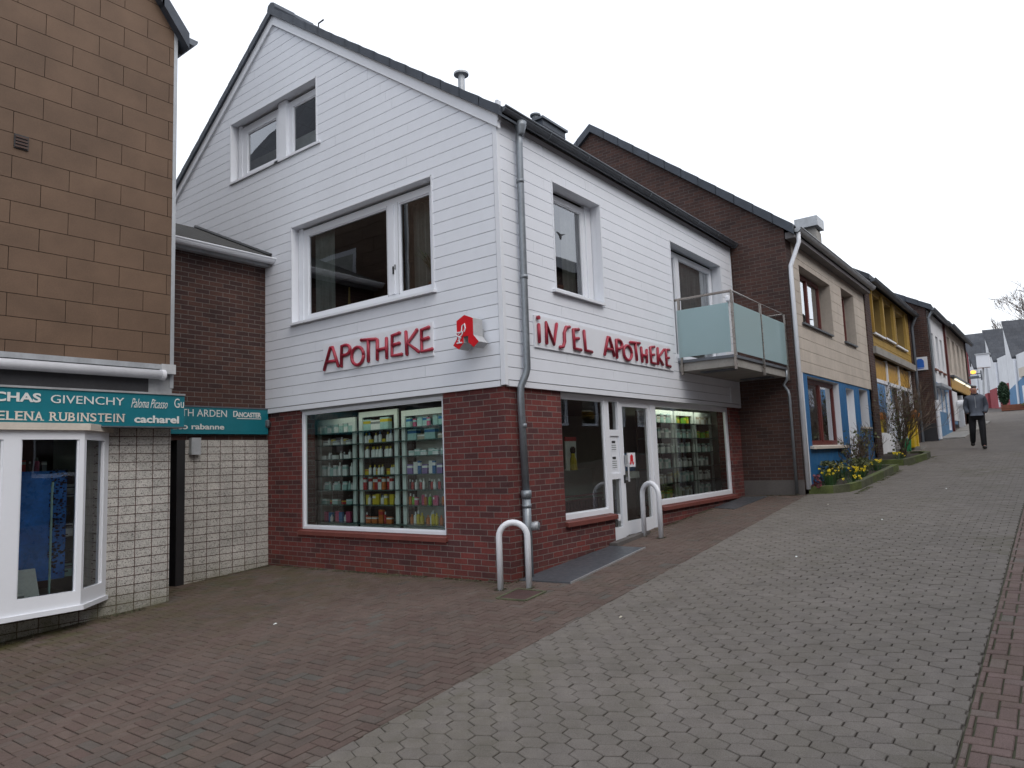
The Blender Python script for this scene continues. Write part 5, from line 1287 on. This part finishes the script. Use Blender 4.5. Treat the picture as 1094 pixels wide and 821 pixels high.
for a in ((8.15,-1.45,'left clump of yellow daffodils close to the brick corner',22,.34),(8.62,-1.78,'small low clump of yellow daffodils near the kerb',9,.16),(9.25,-1.72,'dense clump of yellow daffodils at the middle of the kerb',22,.26),(9.6,-1.35,'clump of yellow daffodils beneath the blue wall behind the dense clump',14,.34),(10.4,-1.6,'clump of yellow daffodils in front of the white door',16,.28),(11.1,-1.75,'clump of yellow daffodils at the far end of the bed',12,.26),(13.4,-1.85,'clump of yellow daffodils in the smaller bed',10,.22)): daff(*a)
def bush(x,y,label,h,n,m,lv=3,spread=.6,group=None,leafs=0,lm='leaf_olive',name='bare_shrub',r=.012):
    z=g(x,y)+.04; e=empty(name,(x,y,z),label,'shrub',group); q=MB()
    for k in range(n):
        a=U(0,6.28); d=Vector((math.cos(a)*U(.1,.55),math.sin(a)*U(.1,.5),1)).normalized(); limb(q,Vector((x+U(-.1,.1),y+U(-.08,.08),z)),d,h*U(.4,.62),r,lv,m,spread,.1,.0035,4)
    q.build('branches',e)
    if leafs:
        q=MB(); 
        for k in range(leafs):
            zz=U(.08,h); c=Vector((x+random.gauss(0,.06+.17*zz),min(y+random.gauss(0,.05+.13*zz),YR-.03),z+zz));s=U(.012,.03); a=Vector((U(-1,1),U(-1,1),U(-1,1))).normalized(); b=a.orthogonal(); t=a.cross(b); q.face([c+b*s,c+t*s,c-b*s,c-t*s],lm)
        q.build('leaves',e)
bush(8.75,-1.35,'loose green perennial shrub behind the small daffodil clump',.48,8,'twig_green',2,.5,None,480,'leaf_olive','leafy_shrub')
bush(9.9,-1.65,'low twiggy green shrub among the daffodils',.42,9,'twig_green',2,.6,None,480,'leaf_olive','leafy_shrub')
bush(11.2,-1.45,'brownish bare shrub in front of the white front door',.95,10,'twig',3,.5,None,260,'leaf_olive')
bush(10.6,-1.35,'thin bare shrub against the blue wall',.75,7,'twig',3,.5,None,60,'leaf_olive')
bush(14.3,-1.75,'tall bare bush before the yellow shopfront',1.9,12,'twig',4,.6,None,420,'leaf_olive',r=.016)
q=MB()
for k in range(60):
    c=Vector((7.72+U(-.08,.08),-1.30+U(-.12,.06),g(7.7,-1.3)+U(.1,.35))); s=.025; a=Vector((U(-1,1),U(-1,1),U(-1,1))).normalized(); b=a.orthogonal(); t=a.cross(b); q.face([c+b*s,c+t*s,c-b*s,c-t*s],'plum')
q.tube([(7.72,-1.3,.5),(7.72,-1.3,.85)],.008,'twig',4)
tag(q.build('red_leaf_plant',loc=(7.72,-1.3,.6)),'small dark red leafed plant at the brick corner','plant')
# ------------------------------------------------------------------ bollard hoops, covers
def hoop(p,q_,h,rad,label):
    p=Vector((*p,0));q2=Vector((*q_,0)); w=(q2-p).length; r=w/2; m=(p+q2)/2; d=(q2-p).normalized()
    zp,zq=g(p.x,p.y)-.03,g(q2.x,q2.y)-.03; top=(zp+zq)/2+h-r
    pts=[Vector((p.x,p.y,zp)),Vector((p.x,p.y,top))]+[m-d*r*math.cos(a)+Vector((0,0,top+r*math.sin(a))) for a in [math.pi*k/12 for k in range(1,12)]]+[Vector((q2.x,q2.y,top)),Vector((q2.x,q2.y,zq))]
    mb=MB(); mb.tube(pts,rad,'white_paint_metal',16); tag(mb.build('bollard_hoop',loc=(m.x,m.y,zp),smooth=True),label,'bollard','white tubular hoop barriers by the pharmacy')
hoop((-.33,-.10),(-.17,-.37),.74,.034,'white tubular hoop standing at the brick corner of the pharmacy')
hoop((3.03,-.12),(2.90,-.45),.80,.036,'white tubular hoop standing in front of the pharmacy door')
def decal_plate(pts,th,m,name,label,cat,edge=None,rim=None):
    e=MB(); c=[Vector((x,y,g(x,y)-.01)) for x,y in pts]; t=[Vector((x,y,g(x,y)+th)) for x,y in pts]
    e.face(t,m); 
    for i in range(len(pts)): j=(i+1)%len(pts); e.face([c[i],c[j],t[j],t[i]],m)
    if edge:
        a,b=Vector(pts[edge[0]]),Vector(pts[edge[1]])
        e.beam((a.x,a.y,g(*a)+th*.7),(b.x,b.y,g(*b)+th*.7),.018,.022,'alu')
    if rim:
        for i in range(len(pts)):
            a,b=Vector(pts[i]),Vector(pts[(i+1)%len(pts)]); e.beam((a.x,a.y,g(*a)+th),(b.x,b.y,g(*b)+th),.03,.012,rim)
    return tag(e.build(name,loc=(pts[0][0],pts[0][1],g(*pts[0]))),label,cat)
decal_plate([(.10,-.03),(2.19,-.02),(2.15,-.58),(.12,-.72)],.012,'slate_plate','access_plate','long grey plate with bright edge in the paving beside the corner wall','cover',edge=(2,3))
decal_plate([(2.19,-.02),(3.2,-.02),(3.2,-.12),(2.19,-.14)],.05,'dark_concrete','door_step','low concrete step below the pharmacy door','step')
decal_plate([(5.9,-.03),(7.4,-.03),(7.4,-.50),(5.7,-.48)],.010,'slate_plate','access_plate','grey plate in the paving below the right street shop window','cover')
decal_plate([(-.67,-.32),(-.26,-.28),(-.28,-.66),(-.66,-.68)],.006,'manhole','manhole_cover','square rusty cover with mossy rim in front of the corner hoop','cover',rim='moss_kerb')
# ------------------------------------------------------------------ yellow stand, green bin
ys=empty('yellow_stand',(18.6,-1.42,g(18.6,-1.4)),'yellow upright post box stand with orange top by the yellow house','stand')
zb=g(18.6,-1.4)
q=MB(); q.box(18.5,18.7,-1.55,-1.40,zb,zb+.95,'yellow_paint'); q.build('post',ys,bevel=.01)
q=MB(); q.box(18.0,18.4,-1.52,-1.36,zb+.05,zb+.86,'yellow_paint'); q.build('box',ys,bevel=.02)
q=MB(); q.lathe((18.6,-1.50,zb+.93),[(.05,0),(.13,.05),(.15,.14),(.12,.24),(.04,.27)],'orange_paint',12); q.build('top',ys)
q=MB(); q.box(18.1,19.1,-1.66,-1.36,zb-.05,zb+.08,'concrete'); q.build('base',ys)
q=MB(); q.lathe((17.6,-1.35,g(17.6,-1.3)),[(.13,0),(.15,.34),(.16,.36),(.08,.4)],'green_paint',14); tag(q.build('litter_bin',loc=(17.6,-1.35,g(17.6,-1.3))),'small green bin beside the yellow stand','bin')
# ------------------------------------------------------------------ opposite side of the street (reflected in the panes)
FO=Fr((0,-9.0),(-1,0),(0,1))
for i,(a,b,m,l) in enumerate(((-41,-32,'brick_dark','dark brick house across the street near its top'),(-32,-23,'beige_panel','beige panelled house across the street'),(-23,-14,'brick_dark','dark brick house across the street beside the beige one'),(-14,-5,'brick_brown','brown brick house across the street opposite the blue house'),(-5,4,'brick_brown','brown brick house across the street opposite the pharmacy'),(4,13,'brick_dark','dark brick house across the street, right part'))):
    e=empty('street_house',FO.P((a+b)/2,g(-(a+b)/2,-9),0),l,'building','houses across the street')
    q=MB(); hs=[(a+1+k*2.2,a+2.2+k*2.2,z,z+1.3) for k in range(4) for z in (g(-a,-9)+.9,g(-a,-9)+3.5)]
    wallface(q,FO,a,b-.02,g(-a,-9)-1.6,g(-a,-9)+6.8,hs,m,.2,reveal='white_trim'); q.build('wall',e)
    for h in hs: window(FO,h[0],h[1],h[2],h[3],-.1,e,gm='glass_dark')
    q=MB(); q.fbox(FO,a,b-.02,g(-a,-9)-1.6,g(-a,-9)+6.8,-6,-5.8,m); q.fbox(FO,a+.001,a+.2,g(-a,-9)-1.6,g(-a,-9)+6.8,-5.8,-.2,m); q.fbox(FO,b-.3,b-.03,g(-a,-9)-1.6,g(-a,-9)+6.8,-5.8,-.2,m); q.build('side_wall',e)
    q=MB(); zz=g(-a,-9)+6.8; q.prism(Fr((-a,-9),(0,-1),(-1,0)),[(-.3,zz-.1),(3,zz+2.0),(6.3,zz-.1)],0,b-a-.02,'roof_slate'); q.build('roof',e)
# ------------------------------------------------------------------ person
def skinned(name,verts,edges,radii,m,parent,root=0,sub=2,loc=Vector((0,0,0))):
    me=bpy.data.meshes.new(name); me.from_pydata([tuple(v) for v in verts],edges,[]); ob=bpy.data.objects.new(name,me); COL.objects.link(ob)
    if parent: ob.parent=parent
    md=ob.modifiers.new('skin','SKIN'); md.use_smooth_shade=True
    sv=me.skin_vertices[0].data if me.skin_vertices else None
    if sv is None:
        bm=bmesh.new(); bm.from_mesh(me); bm.verts.layers.skin.verify(); bm.to_mesh(me); bm.free(); sv=me.skin_vertices[0].data
    for i,r in enumerate(radii):
        sv[i].radius=r if isinstance(r,tuple) else (r,r); sv[i].use_root=(i==root)
    s=ob.modifiers.new('sub','SUBSURF'); s.levels=sub; s.render_levels=sub
    me.materials.append(MATS[m]); ORG[ob]=Vector((0,0,0)); return ob
# local coords: person faces -X' (towards camera); x = forward here, y = left side
pz=g(17.33,-3.13)
pe=empty('person',(17.33,-3.22,pz),'person in grey zip jacket and black trousers walking downhill, hands in pockets','person')
K=1.80/1.78
def Vv(x,y,z): return Vector((x*K,y*K,z*K))
sp={'pel':(0,0,.95),'wst':(0,0,1.10),'chs':(0.01,0,1.32),'upc':(0,0,1.44),'nek':(.02,0,1.52),'hd1':(.04,0,1.60),'hd2':(.03,0,1.70),
 'lh':(0,.10,.92),'lk':(.10,.105,.52),'la':(.10,.10,.10),'lt':(.24,.12,.045),
 'rh':(0,-.10,.92),'rk':(.04,-.13,.50),'ra':(-.26,-.15,.22),'rt':(-.20,-.16,.10),
 'ls':(0,.19,1.43),'le':(-.05,.245,1.16),'lw':(.10,.19,.98),'rs':(0,-.19,1.43),'re':(-.05,-.245,1.16),'rw':(.10,-.19,.98)}
ks=list(sp); ix={k:i for i,k in enumerate(ks)}
ed=[('pel','wst'),('wst','chs'),('chs','upc'),('upc','nek'),('nek','hd1'),('hd1','hd2'),('pel','lh'),('lh','lk'),('lk','la'),('la','lt'),('pel','rh'),('rh','rk'),('rk','ra'),('ra','rt'),('upc','ls'),('ls','le'),('le','lw'),('upc','rs'),('rs','re'),('re','rw')]
rd={'pel':(.10,.09),'wst':(.10,.09),'chs':(.10,.09),'upc':(.07,.06),'nek':.055,'hd1':(.075,.085),'hd2':(.07,.08),'lh':.09,'lk':.06,'la':.035,'lt':.028,'rh':.08,'rk':.05,'ra':.035,'rt':.028,'ls':.045,'le':.035,'lw':.028,'rs':.045,'re':.035,'rw':.028}
sk=lambda r,k=1: tuple(x*K*k for x in r) if isinstance(r,tuple) else (r*K*k,r*K*k)
body=skinned('body',[Vv(*sp[k]) for k in ks],[(ix[a],ix[b]) for a,b in ed],[sk(rd[k]) for k in ks],'skin',pe)
def garment(name,keys,eds,rads,m,root=0):
    i={k:n for n,k in enumerate(keys)}; return skinned(name,[Vv(*sp[k]) if isinstance(k,str) and k in sp else Vv(*k) for k in keys],[(i[a],i[b]) for a,b in eds],[sk(r) for r in rads],m,pe,root)
garment('jacket',[(0,0,.93),'wst','chs','upc','ls','le','lw','rs','re','rw',(.015,0,1.50)],[((0,0,.93),'wst'),('wst','chs'),('chs','upc'),('upc','ls'),('ls','le'),('le','lw'),('upc','rs'),('rs','re'),('re','rw'),('upc',(.015,0,1.50))],[(.19,.14),(.21,.16),(.21,.155),(.14,.105),.088,.072,.062,.088,.072,.062,.072],'jacket',1)
garment('trousers',['pel','lh','lk',(.11,.10,.04),'rh','rk',(-.25,-.15,.17)],[('pel','lh'),('lh','lk'),('lk',(.11,.10,.04)),('pel','rh'),('rh','rk'),('rk',(-.25,-.15,.17))],[(.15,.125),.112,.085,.07,.112,.085,.07],'trousers')
for a,b in (((.09,.10,.055),(.26,.12,.035)),((-.27,-.15,.19),(-.16,-.16,.10))):
    skinned('shoe',[Vv(*a),Vv(*b)],[(0,1)],[(.065*K,.06*K),(.055*K,.045*K)],'shoe',pe)
skinned('hair',[Vv(-.012,0,1.68),Vv(.012,0,1.765)],[(0,1)],[(.088*K,.098*K),(.088*K,.088*K)],'hair_brown',pe)
skinned('collar',[Vv(-.02,-.08,1.53),Vv(.075,0,1.50),Vv(-.02,.08,1.53)],[(0,1),(1,2)],[(.045*K,.045*K)]*3,'jacket_dark',pe)
q=MB(); o3=Vector((17.33,-3.22,pz)); ORG[pe]=Vector((0,0,0))
q.lathe((.125*K,0,1.62*K),[(.006,0),(.017,.012),(.009,.045)],'skin',6)
q.build('nose',pe,smooth=True)
for s in (-1,1):
    q=MB(); q.lathe((.112*K,.03*s,1.655*K),[(.004,0),(.011,.006),(.004,.013)],'hair_brown',6); q.build('eye',pe)
    q=MB(); q.lathe((.035*K,.088*s*K,1.62*K),[(.006,0),(.018,.02),(.016,.045),(.005,.06)],'skin',6); q.build('ear',pe,smooth=True)
q=MB(); q.box(.118*K,.124*K,-.025,.025,1.588*K,1.594*K,'p_red'); q.build('mouth',pe)
q=MB(); q.box(.165*K,.172*K,-.006,.006,1.0*K,1.45*K,'zinc_light'); q.build('zip',pe)
pe.rotation_euler=(0,0,math.radians(185))
# something dark red at the right edge is the rear of a parked handcart
hc=empty('handcart',(22,-4.35,g(22,-4.3)),'dark red barrow partly visible at the right edge of the street','cart')
q=MB(); zc=g(22,-4.3); q.hexa([Vector(p) for p in ((21.8,-4.9,zc+.3),(22.6,-4.9,zc+.3),(22.6,-4.32,zc+.35),(21.8,-4.32,zc+.35),(21.7,-5,zc+.75),(22.7,-5,zc+.75),(22.7,-4.2,zc+.75),(21.7,-4.2,zc+.75))],'wood_red'); q.build('tub',hc,bevel=.04)
q=MB(); q.tube([(22.2,-4.5,zc+.16),(22.2,-4.42,zc+.16)],.16,'black',16); q.build('wheel',hc)
q=MB(); q.tube([(21.8,-4.85,zc+.35),(21.3,-4.9,zc+.7)],.02,'zinc_dark',6); q.build('handle',hc)
wd=MB()
def weeds(x0,y0,x1,y1,n,sp,mm):
    for k in range(n):
        t=R(); x=x0+(x1-x0)*t; y=y0+(y1-y0)*t
        if mnoise(x*3,y*3)<-.15: continue
        nx,ny=(y1-y0),-(x1-x0); L=math.hypot(nx,ny); o=abs(random.gauss(0,sp)); x+=nx/L*o; y+=ny/L*o; z=g(x,y)
        for j in range(3):
            a=U(0,6.28); l=U(.006,.022); c=Vector((x+U(-.01,.01),y+U(-.01,.01),z+U(.0,.004))); d=Vector((math.cos(a),math.sin(a),U(.1,.9))).normalized()*l; s2=Vector((-math.sin(a),math.cos(a),0))*l*.3
            wd.face([c-s2,c+s2,c+d],mm if R()<.75 else 'twig')
weeds(-2.0,3.85,-6,3.85,1800,.09,'moss_green') if False else None
weeds(-6,3.84,-2.0,3.84,2600,.10,'moss_kerb'); weeds(-1.9,4.71,-.02,4.71,900,.06,'moss_kerb'); weeds(-.02,4.7,-.02,0,1500,.035,'moss_kerb'); weeds(0,-.02,7.5,-.02,1500,.03,'moss_kerb'); weeds(7.6,-2.0,11.8,-2.07,1500,.05,'moss_green'); weeds(7.58,-.1,7.58,-1.1,400,.04,'moss_kerb')
weeds(12.9,-2.05,15.6,-2.35,900,.05,'moss_green')
for hx,hy in ((-.33,-.10),(-.17,-.37),(3.03,-.12),(2.90,-.45),(.25,-.07)): weeds(hx-.05,hy+.05,hx+.05,hy+.05,60,.03,'moss_kerb'); weeds(hx+.05,hy-.05,hx-.05,hy-.05,60,.03,'moss_kerb')
tag(wd.build('moss_and_weeds',loc=(0,0,0)),'thin moss and grit collected along the foot of the walls and kerbs','moss',None,'stuff')
# bits of litter / leaves on the paving
for k,(x,y,c) in enumerate(((-2.2,1.3,'p_white'),(-.9,-1.9,'p_cream'),(1.9,-2.6,'p_white'),(4.6,-3.0,'p_white'),(6.2,-1.9,'p_cream'),(8.1,-3.4,'p_white'))):
    mb=MB(); z=g(x,y); s=.02; mb.face([(x,y,z+.006),(x+s*1.6,y+.004,z+.008),(x+s*1.4,y+s,z+.014),(x+.002,y+s*1.1,z+.007)],c)
    mb.face([(x,y,z+.006),(x+.002,y+s*1.1,z+.007),(x-s*.5,y+s*.6,z+.003)],c)
    tag(mb.build('paper_scrap',loc=(x,y,z)),'tiny pale scrap '+['near the courtyard wall','on the grey road edge before the plate','on the grey road level with the door','in the middle of the road near the flower bed','on the red paving below the right shop window','on the far road beyond the flower bed'][k],'litter','paper scraps on the paving')
sc.render.engine='CYCLES'
